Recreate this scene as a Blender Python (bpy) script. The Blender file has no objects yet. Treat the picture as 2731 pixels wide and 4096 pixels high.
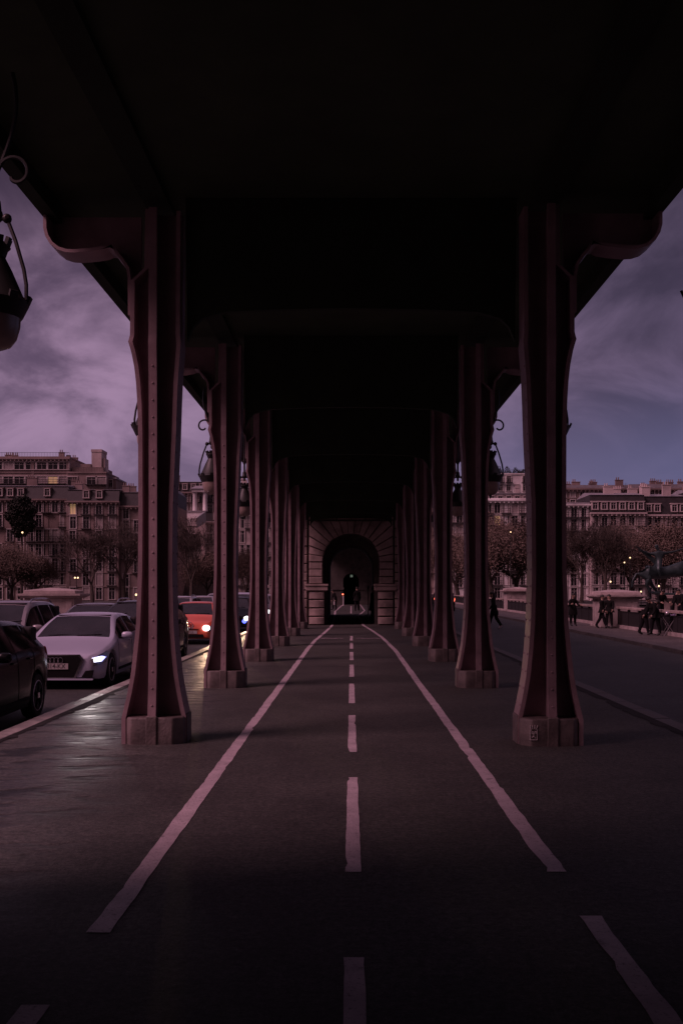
import bpy, bmesh, math, random
from mathutils import Vector, Matrix
R = math.radians
rnd = random.Random(7)
scene = bpy.context.scene
COL = scene.collection

# ------------------------------------------------------------------ helpers
class MB:
    """collects shapes; build() links them as ONE mesh object"""
    def __init__(s): s.v = []; s.f = []; s.m = []
    def add(s, verts, faces, mi=0):
        o = len(s.v); s.v += [tuple(p) for p in verts]
        for f in faces: s.f.append([i + o for i in f]); s.m.append(mi)
    def box(s, c, d, mi=0, rz=0, ry=0, rx=0):
        x, y, z = d[0]/2, d[1]/2, d[2]/2
        M = Matrix.Translation(c) @ Matrix.Rotation(rz, 4, 'Z') @ Matrix.Rotation(ry, 4, 'Y') @ Matrix.Rotation(rx, 4, 'X')
        P = [M @ Vector(p) for p in ((-x,-y,-z),(x,-y,-z),(x,y,-z),(-x,y,-z),(-x,-y,z),(x,-y,z),(x,y,z),(-x,y,z))]
        s.add(P, [(0,3,2,1),(4,5,6,7),(0,1,5,4),(1,2,6,5),(2,3,7,6),(3,0,4,7)], mi)
    def b2(s, a, b, mi=0):
        s.box([(a[i]+b[i])/2 for i in range(3)], [abs(b[i]-a[i]) for i in range(3)], mi)
    def tube(s, pts, r, n=8, mi=0, caps=True):
        pts = [Vector(p) for p in pts]; k = len(pts)
        rs = r if isinstance(r, (list, tuple)) else [r]*k
        secs = []; up = None
        for i in range(k):
            t = (pts[min(i+1,k-1)] - pts[max(i-1,0)])
            if t.length < 1e-9: t = Vector((0,0,1))
            t.normalize()
            if up is None:
                up = Vector((0,0,1)) if abs(t.z) < .9 else Vector((1,0,0))
            a = (up - t*up.dot(t))
            if a.length < 1e-6: a = t.orthogonal()
            a.normalize(); b = t.cross(a); up = a
            secs.append([pts[i] + (a*math.cos(2*math.pi*j/n) + b*math.sin(2*math.pi*j/n))*rs[i] for j in range(n)])
        s.loft(secs, mi, caps)
    def loft(s, secs, mi=0, caps=True, closed=True):
        n = len(secs[0]); k = len(secs); V = [p for q in secs for p in q]; F = []
        for i in range(k-1):
            for j in range(n if closed else n-1):
                j2 = (j+1) % n
                F.append((i*n+j, i*n+j2, (i+1)*n+j2, (i+1)*n+j))
        if caps and closed:
            F.append(tuple(range(n))[::-1]); F.append(tuple((k-1)*n+j for j in range(n)))
        s.add(V, F, mi)
    def lathe(s, prof, c=(0,0,0), n=16, mi=0, caps=True):
        s.loft([[(c[0]+r*math.cos(2*math.pi*j/n), c[1]+r*math.sin(2*math.pi*j/n), c[2]+z) for j in range(n)] for r, z in prof], mi, caps)
    def prism(s, poly, axis, a0, a1, mi=0):
        def P(p, a):
            return {'y': (p[0], a, p[1]), 'z': (p[0], p[1], a), 'x': (a, p[0], p[1])}[axis]
        s.loft([[P(p, a0) for p in poly], [P(p, a1) for p in poly]], mi)
    def blob(s, c, r, n=8, m=6, mi=0, jitter=0, rr=None):
        rx, ry, rz = r if isinstance(r, (tuple, list)) else (r, r, r)
        secs = []
        for i in range(m+1):
            th = math.pi*i/m
            secs.append([(c[0]+rx*max(math.sin(th),.02)*math.cos(2*math.pi*j/n)*(1+(rr.uniform(-jitter,jitter) if rr else 0)),
                          c[1]+ry*max(math.sin(th),.02)*math.sin(2*math.pi*j/n), c[2]-rz*math.cos(th)) for j in range(n)])
        s.loft(secs, mi)
    def build(s, name, mats, parent=None, smooth=35, bevel=0):
        bm = bmesh.new(); vs = [bm.verts.new(p) for p in s.v]
        for f, m in zip(s.f, s.m):
            try:
                fc = bm.faces.new([vs[i] for i in f]); fc.material_index = m
            except ValueError: pass
        bmesh.ops.recalc_face_normals(bm, faces=bm.faces[:])
        me = bpy.data.meshes.new(name); bm.to_mesh(me); bm.free()
        return link(name, me, mats, parent, smooth, bevel)

def link(name, me, mats, parent=None, smooth=35, bevel=0):
    if not isinstance(mats, (list, tuple)): mats = [mats]
    for m in mats: me.materials.append(m)
    if smooth:
        me.polygons.foreach_set('use_smooth', [True]*len(me.polygons))
        me.set_sharp_from_angle(angle=R(smooth))
    o = bpy.data.objects.new(name, me); COL.objects.link(o)
    if parent: o.parent = parent
    if bevel:
        b = o.modifiers.new('Bevel', 'BEVEL'); b.width = bevel; b.segments = 2; b.limit_method = 'ANGLE'; b.angle_limit = R(40)
    return o

def tag(o, label=None, cat=None, group=None, kind=None):
    if label: o['label'] = label
    if cat: o['category'] = cat
    if group: o['group'] = group
    if kind: o['kind'] = kind
    return o
def thing(name, label, cat, loc=(0,0,0), rz=0, group=None):
    o = bpy.data.objects.new(name, None); COL.objects.link(o)
    o.empty_display_size = .3; o.location = loc; o.rotation_euler = (0, 0, rz)
    return tag(o, label, cat, group)
def copy_tree(o, parent=None):
    c = o.copy(); COL.objects.link(c)
    if parent: c.parent = parent
    for ch in list(o.children): copy_tree(ch, c)
    return c

# ------------------------------------------------------------------ materials
def nodes_of(m):
    m.use_nodes = True
    return m.node_tree.nodes, m.node_tree.links
def mat(name, col, rough=.6, metal=0, var=.25, scale=3., bump=0., bscale=40., coat=0, ior=1.5, emit=None, estr=0, rvar=0., stretch=(1,1,1), detail=6):
    m = bpy.data.materials.new(name); N, L = nodes_of(m)
    b = N['Principled BSDF']
    b.inputs['Roughness'].default_value = rough; b.inputs['Metallic'].default_value = metal
    b.inputs['IOR'].default_value = ior
    if coat:
        b.inputs['Coat Weight'].default_value = coat; b.inputs['Coat Roughness'].default_value = .06
    tc = N.new('ShaderNodeTexCoord'); mp = N.new('ShaderNodeMapping'); mp.inputs['Scale'].default_value = stretch
    L.new(tc.outputs['Object'], mp.inputs['Vector'])
    nz = N.new('ShaderNodeTexNoise'); nz.inputs['Scale'].default_value = scale; nz.inputs['Detail'].default_value = detail; nz.inputs['Roughness'].default_value = .6
    L.new(mp.outputs['Vector'], nz.inputs['Vector'])
    cr = N.new('ShaderNodeValToRGB')
    cr.color_ramp.elements[0].position = .3; cr.color_ramp.elements[1].position = .72
    cr.color_ramp.elements[0].color = tuple(c*(1-var) for c in col) + (1,)
    cr.color_ramp.elements[1].color = tuple(min(1, c*(1+var)) for c in col) + (1,)
    L.new(nz.outputs['Fac'], cr.inputs['Fac']); L.new(cr.outputs['Color'], b.inputs['Base Color'])
    if rvar:
        mr = N.new('ShaderNodeMapRange'); mr.inputs['From Min'].default_value = .3; mr.inputs['From Max'].default_value = .7
        mr.inputs['To Min'].default_value = max(.02, rough-rvar); mr.inputs['To Max'].default_value = min(1, rough+rvar)
        L.new(nz.outputs['Fac'], mr.inputs['Value']); L.new(mr.outputs['Result'], b.inputs['Roughness'])
    if bump:
        n2 = N.new('ShaderNodeTexNoise'); n2.inputs['Scale'].default_value = bscale; n2.inputs['Detail'].default_value = 5
        L.new(mp.outputs['Vector'], n2.inputs['Vector'])
        bp = N.new('ShaderNodeBump'); bp.inputs['Strength'].default_value = bump; bp.inputs['Distance'].default_value = .02
        L.new(n2.outputs['Fac'], bp.inputs['Height']); L.new(bp.outputs['Normal'], b.inputs['Normal'])
    if emit:
        b.inputs['Emission Color'].default_value = tuple(emit) + (1,); b.inputs['Emission Strength'].default_value = estr
    return m

M = {}
M['iron']    = mat('viaduct_iron_paint', (.30,.208,.226), .5, 0, .3, 2.2, .12, 60, rvar=.1)
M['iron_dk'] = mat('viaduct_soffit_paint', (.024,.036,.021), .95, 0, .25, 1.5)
M['plinth']  = mat('plinth_iron', (.115,.092,.088), .6, 0, .55, 5, .3, 40)
M['black']   = mat('black_metal', (.02,.02,.018), .5, 0, .3, 8)
M['lampglass'] = mat('opal_lamp_glass', (.36,.27,.24), .25, 0, .2, 5)
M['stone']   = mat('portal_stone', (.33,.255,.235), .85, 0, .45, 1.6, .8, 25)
M['stone_dk']= mat('portal_joint_shade_stone', (.07,.06,.055), .9, 0, .4, 2, .6, 20)
M['pale']    = mat('parapet_stone', (.40,.33,.32), .8, 0, .35, 2.5, .5, 20)
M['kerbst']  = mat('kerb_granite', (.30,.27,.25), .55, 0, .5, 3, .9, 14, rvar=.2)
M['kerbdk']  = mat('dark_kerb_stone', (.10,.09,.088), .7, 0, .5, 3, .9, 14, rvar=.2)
M['paint']   = mat('road_paint', (.47,.39,.42), .75, 0, .22, 4, .4, 60)
def wear(m, base):
    N, L = m.node_tree.nodes, m.node_tree.links; b = N['Principled BSDF']; src = b.inputs['Base Color'].links[0].from_socket
    tc = N.new('ShaderNodeTexCoord'); out = None
    for sc, lo, hi in ((38, .56, .70), (5.5, .60, .72), (130, .60, .75)):
        n = N.new('ShaderNodeTexNoise'); n.inputs['Scale'].default_value = sc; n.inputs['Detail'].default_value = 6; n.inputs['Roughness'].default_value = .65
        L.new(tc.outputs['Object'], n.inputs['Vector'])
        r = N.new('ShaderNodeMapRange'); r.inputs['From Min'].default_value = lo; r.inputs['From Max'].default_value = hi; r.inputs['To Max'].default_value = .8
        L.new(n.outputs['Fac'], r.inputs['Value'])
        if out is None: out = r.outputs['Result']
        else:
            a = N.new('ShaderNodeMath'); a.operation = 'MAXIMUM'; L.new(out, a.inputs[0]); L.new(r.outputs['Result'], a.inputs[1]); out = a.outputs[0]
    mx = N.new('ShaderNodeMix'); mx.data_type = 'RGBA'; L.new(out, mx.inputs['Factor']); L.new(src, mx.inputs['A']); mx.inputs['B'].default_value = base + (1,)
    L.new(mx.outputs['Result'], b.inputs['Base Color'])
wear(M['paint'], (.07,.06,.06))
M['glass']   = mat('car_glass', (.03,.026,.032), .12, 0, .7, 1.8, .14, 2.2, ior=1.75)
def see_through(m, f):
    N, L = m.node_tree.nodes, m.node_tree.links; o = N['Material Output']; b = N['Principled BSDF']
    t = N.new('ShaderNodeBsdfTransparent'); t.inputs['Color'].default_value = (.75,.75,.78,1); mx = N.new('ShaderNodeMixShader'); mx.inputs[0].default_value = f
    L.new(b.outputs[0], mx.inputs[1]); L.new(t.outputs[0], mx.inputs[2]); L.new(mx.outputs[0], o.inputs['Surface'])
see_through(M['glass'], .42)
M['cabin'] = mat('cabin_trim', (.022,.02,.022), .8, 0, .3, 6)
M['seat'] = mat('seat_fabric', (.05,.045,.05), .85, 0, .3, 12)
M['glass_dk']= mat('dark_side_glass', (.012,.012,.014), .08, 0, .2, 2, ior=1.45)
M['tyre']    = mat('tyre_rubber', (.015,.015,.015), .8, 0, .2, 20)
M['rim']     = mat('alloy_rim', (.62,.60,.64), .35, .6, .2, 9)
M['chrome']  = mat('chrome_trim', (.65,.62,.66), .18, 1, .1, 9)
M['trim']    = mat('black_trim', (.006,.006,.006), .7, 0, .2, 9, ior=1.25)
M['led']     = mat('headlight_led', (.9,.9,.95), .2, 0, 0, 3, emit=(.86,.86,1.0), estr=1.36)
M['halo']    = mat('headlight_blue_halo', (.3,.3,.9), .2, 0, 0, 3, emit=(.16,.17,.8), estr=0.558)  # glowing blue rim imitates the glare around the lit headlamps
M['hlwarm']  = mat('headlight_bulb', (.9,.9,.9), .2, 0, 0, 3, emit=(1.0,.96,1.0), estr=2.17)
M['hloff']   = mat('headlight_off', (.25,.24,.27), .12, .3, .2, 6, coat=1)
M['blue']    = mat('blue_fog_lamp', (.1,.1,.9), .2, 0, 0, 3, emit=(.10,.13,1.0), estr=1.86)
M['tail']    = mat('tail_light_lit', (.8,.1,.05), .2, 0, 0, 3, emit=(1.0,.16,.09), estr=1.55)
M['tailoff'] = mat('tail_light_off', (.35,.015,.02), .55, 0, .1, 5, ior=1.25)
M['plate']   = mat('number_plate', (.42,.38,.38), .5, 0, .1, 9)
M['ink']     = mat('plate_ink', (.02,.02,.02), .6, 0, .1, 9)
M['slate']   = mat('slate_roof', (.030,.027,.030), .6, 0, .35, 1.5)
M['zinc']    = mat('zinc_roof', (.25,.24,.26), .5, 0, .25, .8)
M['pane']    = mat('window_pane', (.018,.016,.02), .12, 0, .5, .4, ior=1.6)
M['lit']     = mat('lit_window', (.8,.6,.35), .5, 0, .1, 2, emit=(1.0,.62,.30), estr=.10)
M['wframe']  = mat('window_frame_paint', (.52,.47,.46), .6, 0, .2, 2)
M['iron_rail']= mat('balcony_iron', (.018,.016,.018), .6, 0, .2, 4)
M['globe']   = mat('street_lamp_glow', (1,.8,.5), .4, 0, 0, 2, emit=(1.0,.68,.36), estr=1.36)
M['bark']    = mat('bark', (.075,.058,.05), .9, 0, .4, 4)
M['leaf']    = mat('dry_leaves', (.15,.11,.09), .9, 0, .5, 1.2)
M['bronze']  = mat('green_bronze', (.035,.055,.057), .45, .35, .5, 3)
M['skin']    = mat('skin', (.42,.27,.21), .6, 0, .1, 9)
M['coat']    = mat('dark_coat_cloth', (.008,.0075,.0075), .95, 0, .3, 20, ior=1.3)
M['jeans']   = mat('dark_trousers_cloth', (.010,.009,.011), .95, 0, .3, 20, ior=1.3)
M['shoe']    = mat('white_shoe', (.62,.56,.57), .6, 0, .1, 9)
M['shoe_dk'] = mat('dark_shoe', (.02,.02,.02), .5, 0, .1, 9)
M['hair']    = mat('dark_hair', (.02,.014,.012), .6, 0, .3, 30)
M['silver']  = mat('steel_tube', (.5,.47,.5), .3, .8, .1, 9)
M['lilac']   = mat('lilac_cloth', (.42,.34,.55), .8, 0, .1, 9)
M['redlens'] = mat('red_signal_lens', (.9,.1,.05), .3, 0, 0, 2, emit=(1.0,.13,.07), estr=3.72)
M['greenwin']= mat('green_lit_panel', (.5,.6,.5), .3, 0, 0, 2, emit=(.5,.62,.5), estr=0.136)
M['chalk']   = mat('white_marker_scrawl', (.5,.45,.45), .8, 0, .1, 9)
M['river']   = mat('river_water', (.02,.022,.025), .1, 0, .2, .05, .3, .6)
M['asphalt_far'] = mat('bank_asphalt', (.05,.046,.046), .9, 0, .3, .1)
M['terr']    = mat('hill_earth', (.06,.05,.045), .95, 0, .4, .05)
def paint(name, c, rough=.32, metal=.0): return mat(name, c, rough, metal, .06, 1.5, coat=.7)

def asphalt(name, base, wet=False, rough=.75):
    m = bpy.data.materials.new(name); N, L = nodes_of(m); b = N['Principled BSDF']
    tc = N.new('ShaderNodeTexCoord')
    def noise(scale, det=6, ro=.6, sx=1, sy=1):
        mp = N.new('ShaderNodeMapping'); mp.inputs['Scale'].default_value = (sx, sy, 1)
        L.new(tc.outputs['Object'], mp.inputs['Vector'])
        n = N.new('ShaderNodeTexNoise'); n.inputs['Scale'].default_value = scale; n.inputs['Detail'].default_value = det; n.inputs['Roughness'].default_value = ro
        L.new(mp.outputs['Vector'], n.inputs['Vector']); return n.outputs['Fac']
    def rng(src, a, b_, c, d):
        r = N.new('ShaderNodeMapRange'); r.inputs['From Min'].default_value = a; r.inputs['From Max'].default_value = b_
        r.inputs['To Min'].default_value = c; r.inputs['To Max'].default_value = d; L.new(src, r.inputs['Value']); return r.outputs['Result']
    def math_(op, a, b_):
        r = N.new('ShaderNodeMath'); r.operation = op
        for i, q in enumerate((a, b_)):
            if isinstance(q, (int, float)): r.inputs[i].default_value = q
            else: L.new(q, r.inputs[i])
        return r.outputs[0]
    big = noise(.55, 6, .7); grain = noise(70, 3, .8); mid = noise(7, 5, .7)
    v = math_('MULTIPLY', rng(big, .3, .7, .62, 1.38), rng(grain, .32, .68, .45, 1.6))
    v = math_('MULTIPLY', math_('MULTIPLY', v, rng(noise(24, 3, .8), .35, .65, .4, 1.6)), rng(mid, .3, .7, .75, 1.25))
    mix = N.new('ShaderNodeMix'); mix.data_type = 'RGBA'; mix.blend_type = 'MULTIPLY'; mix.inputs['Factor'].default_value = 1
    mix.inputs['A'].default_value = tuple(base) + (1,)
    L.new(v, mix.inputs['B'])
    L.new(mix.outputs['Result'], b.inputs['Base Color'])
    h = math_('ADD', math_('MULTIPLY', grain, .25), math_('MULTIPLY', mid, .5))
    if wet:
        sep = N.new('ShaderNodeSeparateXYZ'); L.new(tc.outputs['Object'], sep.inputs[0])
        # the strip between the kerb and the columns is damp and lumpy, the cycle path is dry and even
        edge = math_('ADD', sep.outputs['X'], math_('MULTIPLY', noise(.9, 3), .9))
        w = rng(edge, -2.2, -1.2, 1, 0)
        lump = rng(noise(2.3, 3, .45, .7, 1.5), .50, .63, 0, -1)
        ripple = noise(5.5, 3, .5, .6, 1.2)
        h2 = math_('MULTIPLY', math_('ADD', math_('MULTIPLY', lump, 2.2), math_('MULTIPLY', ripple, 2.0)), w)
        h = math_('ADD', h, h2)
        dirt_dip_tone = math_('ADD', 1, math_('MULTIPLY', math_('MULTIPLY', lump, .78), w))
        mx2 = N.new('ShaderNodeMix'); mx2.data_type = 'RGBA'; mx2.blend_type = 'MULTIPLY'; mx2.inputs['Factor'].default_value = 1
        L.new(mix.outputs['Result'], mx2.inputs['A']); L.new(math_('MULTIPLY', dirt_dip_tone, math_('ADD', 1, math_('MULTIPLY', w, .9))), mx2.inputs['B']); L.new(mx2.outputs['Result'], b.inputs['Base Color'])  # strip's base colour is darker in the bump dips, lighter overall
        rr = rng(noise(1.1, 4), .35, .65, .36, .58)
        ro = math_('ADD', math_('MULTIPLY', rr, w), math_('MULTIPLY', math_('SUBTRACT', 1, w), rough))
        L.new(ro, b.inputs['Roughness'])
    else:
        b.inputs['Roughness'].default_value = rough
    bp = N.new('ShaderNodeBump'); bp.inputs['Strength'].default_value = .6; bp.inputs['Distance'].default_value = .03
    L.new(h, bp.inputs['Height']); L.new(bp.outputs['Normal'], b.inputs['Normal'])
    return m
M['median'] = asphalt('median_asphalt', (.041,.040,.0355), True, .8)
M['road']   = asphalt('road_asphalt', (.036,.036,.034), False, .7)
M['pave']   = asphalt('pavement_asphalt', (.10,.085,.082), False, .7)

# camera geometry used to turn the measured photograph into metres
F, VX, HY, EYE = 2287.0, 806.0, 1350.0, 1.7
def at(px, py, Y): return Vector(((px-VX)*Y/F, Y, EYE + (HY-py)*Y/F))
def wx(px, Y): return (px-VX)*Y/F
def wz(py, Y): return EYE + (HY-py)*Y/F
ROAD, PAVE = -.22, -.10

# ------------------------------------------------------------------ setting
def sheet(name, x0, x1, y0, y1, z, m, th=None):
    b = MB()
    if th: b.b2((x0, y0, z-th), (x1, y1, z))
    else: b.add([(x0,y0,z),(x1,y0,z),(x1,y1,z),(x0,y1,z)], [(0,1,2,3)])
    return tag(b.build(name, m, smooth=0), kind='structure')
sheet('ground', -1500, 1500, 150, 2600, -1.2, M['terr'])
sheet('river', -1500, 1500, -900, 150, -10, M['river'])
sheet('bank_road', -260, 260, 152, 198, -.9, M['asphalt_far'])
sheet('median_pavement', -3.86, 3.86, -14, 150, 0, M['median'], .6)
sheet('road', -9.55, -4.1, -14, 150, ROAD, M['road'], .5)
sheet('road', 4.1, 9.55, -14, 150, ROAD, M['road'], .5)
sheet('pavement', -12.4, -9.8, -14, 150, PAVE, M['pave'], .6)
sheet('pavement', 9.8, 12.4, -14, 150, PAVE, M['pave'], .6)
def kerb(x0, x1, top, low, mk='kerbst'):
    b = MB(); y = -14.; r = random.Random(3)
    while y < 150:
        l = r.uniform(.9, 1.3)
        dz = r.uniform(-.008, .006); dx = r.uniform(-.008, .008)
        b.b2((x0+dx, y+.008, low), (x1+dx, y+l-.008, top+dz)); y += l
    return tag(b.build('kerb', M[mk], smooth=0, bevel=.02), kind='structure')
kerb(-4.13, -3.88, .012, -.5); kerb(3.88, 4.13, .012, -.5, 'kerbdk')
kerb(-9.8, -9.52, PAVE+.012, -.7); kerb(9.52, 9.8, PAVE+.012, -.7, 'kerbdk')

# painted markings: worn edge strips, the dashed middle line and the give-way line
def strip(name, pts, w, label=None, z=.004, seed=1, wear=.012):
    b = MB(); r = random.Random(seed); L_ = []; Rr = []
    P = []
    for (x0, y0), (x1, y1) in zip(pts, pts[1:]):
        n = max(2, int(math.hypot(x1-x0, y1-y0)/.09))
        for i in range(n): t = i/n; P.append((x0+(x1-x0)*t, y0+(y1-y0)*t))
    P.append(pts[-1])
    e1 = e2 = 0
    for i, (x, y) in enumerate(P):
        a = P[max(i-1,0)]; c = P[min(i+1,len(P)-1)]
        t = Vector((c[0]-a[0], c[1]-a[1])); t.normalize(); n = Vector((-t.y, t.x))
        e1 = e1*.6 + r.gauss(0, wear*.22); e2 = e2*.6 + r.gauss(0, wear*.22)
        if r.random() < .025: e1 -= r.uniform(.005,.025)
        if r.random() < .025: e2 -= r.uniform(.005,.025)
        L_.append((x+n.x*(w/2+e1), y+n.y*(w/2+e1), z)); Rr.append((x-n.x*(w/2+e2), y-n.y*(w/2+e2), z))
    k = len(P)
    b.add(L_+Rr, [(i, i+1, k+i+1, k+i) for i in range(k-1)])
    return tag(b.build(name, M['paint'], smooth=0), kind='structure')
strip('edge_line', [(-1.24,4.9),(-1.22,16),(-1.2,28),(-1.16,32),(-1.02,37),(-.86,44),(-.9,54),(-1.15,72),(-.7,110),(-.6,140)], .115, seed=2)
strip('edge_line', [(1.225,5.95),(1.2,18),(1.2,27),(1.06,34),(.78,40.6),(.55,44.9),(.42,60),(1.0,74),(.9,105),(.6,140)], .115, seed=3)
strip('edge_line', [(-1.29,1.0),(-1.28,4.05)], .115, seed=4)
strip('edge_line', [(1.23,1.0),(1.235,5.15)], .115, seed=5)
for i in range(8):
    y0 = 1.6 + 4.345*i if i else 1.6
    strip('centre_dash', [(.012, y0), (.012, y0+2.97)], .092, seed=20+i, wear=.006)
strip('centre_dash', [(.0, 66), (.0, 92)], .09, seed=44)
for a, c in ((-1.0,-.28), (.16, .98)):
    pts = [(a + (c-a)*i/5, 33.4 + .18*math.sin(i*2.1+a)) for i in range(6)]
    strip('give_way_line', pts, .10, seed=50+int(a*5))

M['dirt_dip_tone'] = mat('kerb_joint_dirt', (.012,.011,.010), .95, 0, .4, 9)
def joint(x, seed):
    b = MB(); r = random.Random(seed); P = []; y = 3.; wv = .03
    while y < 60:
        wv = max(.015, min(.19, wv*.8 + r.gauss(.016, .028))); P.append((y, wv)); y += .16
    k = len(P); b.add([(x, y, .019) for y, _ in P] + [(x+(1 if x < 0 else -1)*(.03+w_), y+r.gauss(0,.02), .005) for y, w_ in P], [(i, i+1, k+i+1, k+i) for i in range(k-1)])
    return tag(b.build('kerb_joint', M['dirt_dip_tone'], smooth=0), kind='structure')
joint(-3.885, 3); joint(3.885, 8)
def seam(pts, w_, seed):
    b = MB(); r = random.Random(seed); P = []
    for (x0,y0),(x1,y1) in zip(pts, pts[1:]):
        for i in range(30): t = i/30; P.append((x0+(x1-x0)*t, y0+(y1-y0)*t+r.gauss(0,.006)))
    k = len(P); b.add([(x, y+w_*r.uniform(.3,1), .0022) for x, y in P]+[(x, y-w_*r.uniform(.3,1), .0022) for x, y in P], [(i,i+1,k+i+1,k+i) for i in range(k-1)])
    return tag(b.build('asphalt_seam', M['dirt_dip_tone'], smooth=0), kind='structure')
seam([(-3.8,21.6),(3.8,21.5)], .014, 6); seam([(-3.8,34.9),(3.8,34.9)], .02, 7); seam([(-3.8,12.9),(-1.9,12.8)], .012, 9)
# ------------------------------------------------------------------ viaduct columns
COLY = [11.12 + 6.05*k for k in range(6)]
CX = 2.16
def interp(keys, t):
    for (a, va), (b, vb) in zip(keys, keys[1:]):
        if t <= b:
            u = 0 if b == a else max(0, (t-a)/(b-a)); u = u*u*(3-2*u) if False else u
            return va + (vb-va)*u
    return keys[-1][1]
XO = [(.28,.335),(.40,.31),(.55,.278),(.75,.245),(1.0,.220),(1.3,.192),(1.9,.172),(2.6,.168),(3.4,.170),(3.75,.18),(3.95,.192),(4.12,.21),(4.27,.238),(4.36,.262),(4.39,.272),(4.47,.256),(5.06,.252),(5.2,.10),(5.85,.09)]
XI = [(.28,.345),(.40,.318),(.55,.288),(.75,.255),(1.0,.230),(1.3,.208),(1.9,.194),(2.6,.200),(3.4,.236),(3.75,.247),(3.95,.255),(4.12,.266),(4.27,.278),(4.39,.288),(4.47,.278),(5.85,.285)]
HYK = [(.28,.335),(.40,.318),(.55,.30),(.75,.284),(1.0,.272),(1.3,.263),(1.9,.258),(3.6,.258),(4.0,.265),(4.3,.285),(4.39,.29),(4.45,.272),(5.85,.268)]
zs = [.0,.28,.34,.4,.47,.55,.65,.75,.87,1.0,1.15,1.3,1.6,1.9,2.6,3.4,3.6,3.75,3.86,3.95,4.04,4.12,4.2,4.27,4.33,4.39,4.43,4.47,4.7,5.0,5.06,5.2,5.4,5.85]
def column_section(z, sgn):
    xo, xi, hy = interp(XO, z), interp(XI, z), interp(HYK, z)
    a, t, bb, t2, w, bo = .044, .045, .165, .046, .02, .212
    P = [(-a,-hy),(a,-hy),(a,-hy+t),(w,-hy+t),(w,-w),(xi-t2,-w),(xi-t2,-bb),(xi,-bb),(xi,bb),(xi-t2,bb),(xi-t2,w),(w,w),(w,hy-t),(a,hy-t),(a,hy),
         (-a,hy),(-a,hy-t),(-w,hy-t),(-w,w),(-xo+t2,w),(-xo+t2,bo),(-xo,bo),(-xo,-bo),(-xo+t2,-bo),(-xo+t2,-w),(-w,-w),(-w,-hy+t),(-a,-hy+t)]
    return [(-sgn*x, y*(1 if abs(y) != .212 else (hy-.046)/.212), z) for x, y in P]   # sgn=-1: outer side at -X
def make_column(sgn, label):
    root = thing('viaduct_column', label, 'column', (0,0,0), 0, 'iron columns under the viaduct')
    b = MB()
    b.loft([column_section(z, sgn) for z in zs])
    z = .42
    while z < 4.3:                        # rivet heads down the flange faces
        for hy_s in (-1, 1):
            hy = interp(HYK, z)
            for ox in (-.0,):
                b.blob((ox, hy_s*(hy+.0), z), (.013,.011,.013), 6, 4)
        xo, xi = interp(XO, z), interp(XI, z)
        for oy in (-.11, .11):
            b.blob((sgn*xo, oy, z), (.011,.013,.013), 6, 4); b.blob((-sgn*xi, oy, z), (.011,.013,.013), 6, 4)
        z += .185
    b.build('shaft', M['iron'], root, smooth=32)
    p = MB(); h, c = .336, .11
    octo = [(-h+c,-h),(h-c,-h),(h,-h+c),(h,h-c),(h-c,h),(-h+c,h),(-h,h-c),(-h,-h+c)]
    p.loft([[(x,y,-.05) for x,y in octo], [(x,y,.27) for x,y in octo], [(x*.97,y*.97,.292) for x,y in octo]])
    for s in (-1,1):
        p.box((0, s*.328, .13), (.12,.05,.36)); p.box((s*.332, 0, .13), (.05,.3,.36))
    p.build('plinth', M['plinth'], root, smooth=30, bevel=.012)
    # outer cantilever bracket: rounded nose, level soffit and a quarter round into the shaft
    low = [(1.185,5.80),(1.185,5.66),(1.165,5.58),(1.12,5.505),(1.05,5.45),(.97,5.425),(.88,5.42),(.7,5.435),(.58,5.455),(.48,5.44),(.40,5.39),(.34,5.32),(.275,5.22),(.256,5.10),(.254,4.7)]
    k = MB()
    web = [(sgn*x, zz) for x, zz in low] + [(sgn*.2, 4.7), (sgn*.2, 5.87), (sgn*1.17, 5.87)]
    k.prism(web, 'y', .09, .16)
    secs = []
    for i, (x, zz) in enumerate(low):
        q0 = low[max(i-1,0)]; q1 = low[min(i+1,len(low)-1)]
        t = Vector((q1[0]-q0[0], q1[1]-q0[1])); t.normalize(); n = Vector((t.y, -t.x))
        if n.y > 0 and abs(n.x) < .3: n = -n
        if i < 6: n = Vector((abs(n.x), -abs(n.y)))
        elif i > 9: n = Vector((abs(n.x), -abs(n.y)))
        th = .035
        secs.append([(sgn*(x+n.x*0), -.18, zz), (sgn*(x+n.x*th), -.18, zz+n.y*th), (sgn*(x+n.x*th), .18, zz+n.y*th), (sgn*x, .18, zz)])
    k.loft(secs)
    k.build('bracket', M['iron'], root, smooth=40)
    return root
names = ['nearest to the camera, in front of the white car', 'second from the camera, beside the orange car', 'third from the camera in the left row',
         'fourth from the camera in the left row', 'fifth in the left row, second from the portal', 'last of the left row, beside the stone portal']
namesR = ['nearest to the camera, with a scrawled mark on its plinth', 'second from the camera, hiding half of a walker', 'third from the camera in the right row',
          'fourth from the camera in the right row', 'fifth in the right row, second from the portal', 'last of the right row, beside the stone portal']
for sgn, nm in ((-1, names), (1, namesR)):
    proto = None
    for y, n_ in zip(COLY, nm):
        side = 'left' if sgn < 0 else 'right'
        lab = 'riveted iron column with flared foot on the %s, %s' % (side, n_) if 'row' not in n_ else 'riveted iron column with flared foot, %s' % n_
        o = make_column(sgn, lab) if proto is None else copy_tree(proto)
        proto = proto or o
        o['label'] = lab; o.location = (sgn*CX, y - (.12 if sgn > 0 and y < 12 else 0), 0)
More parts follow.
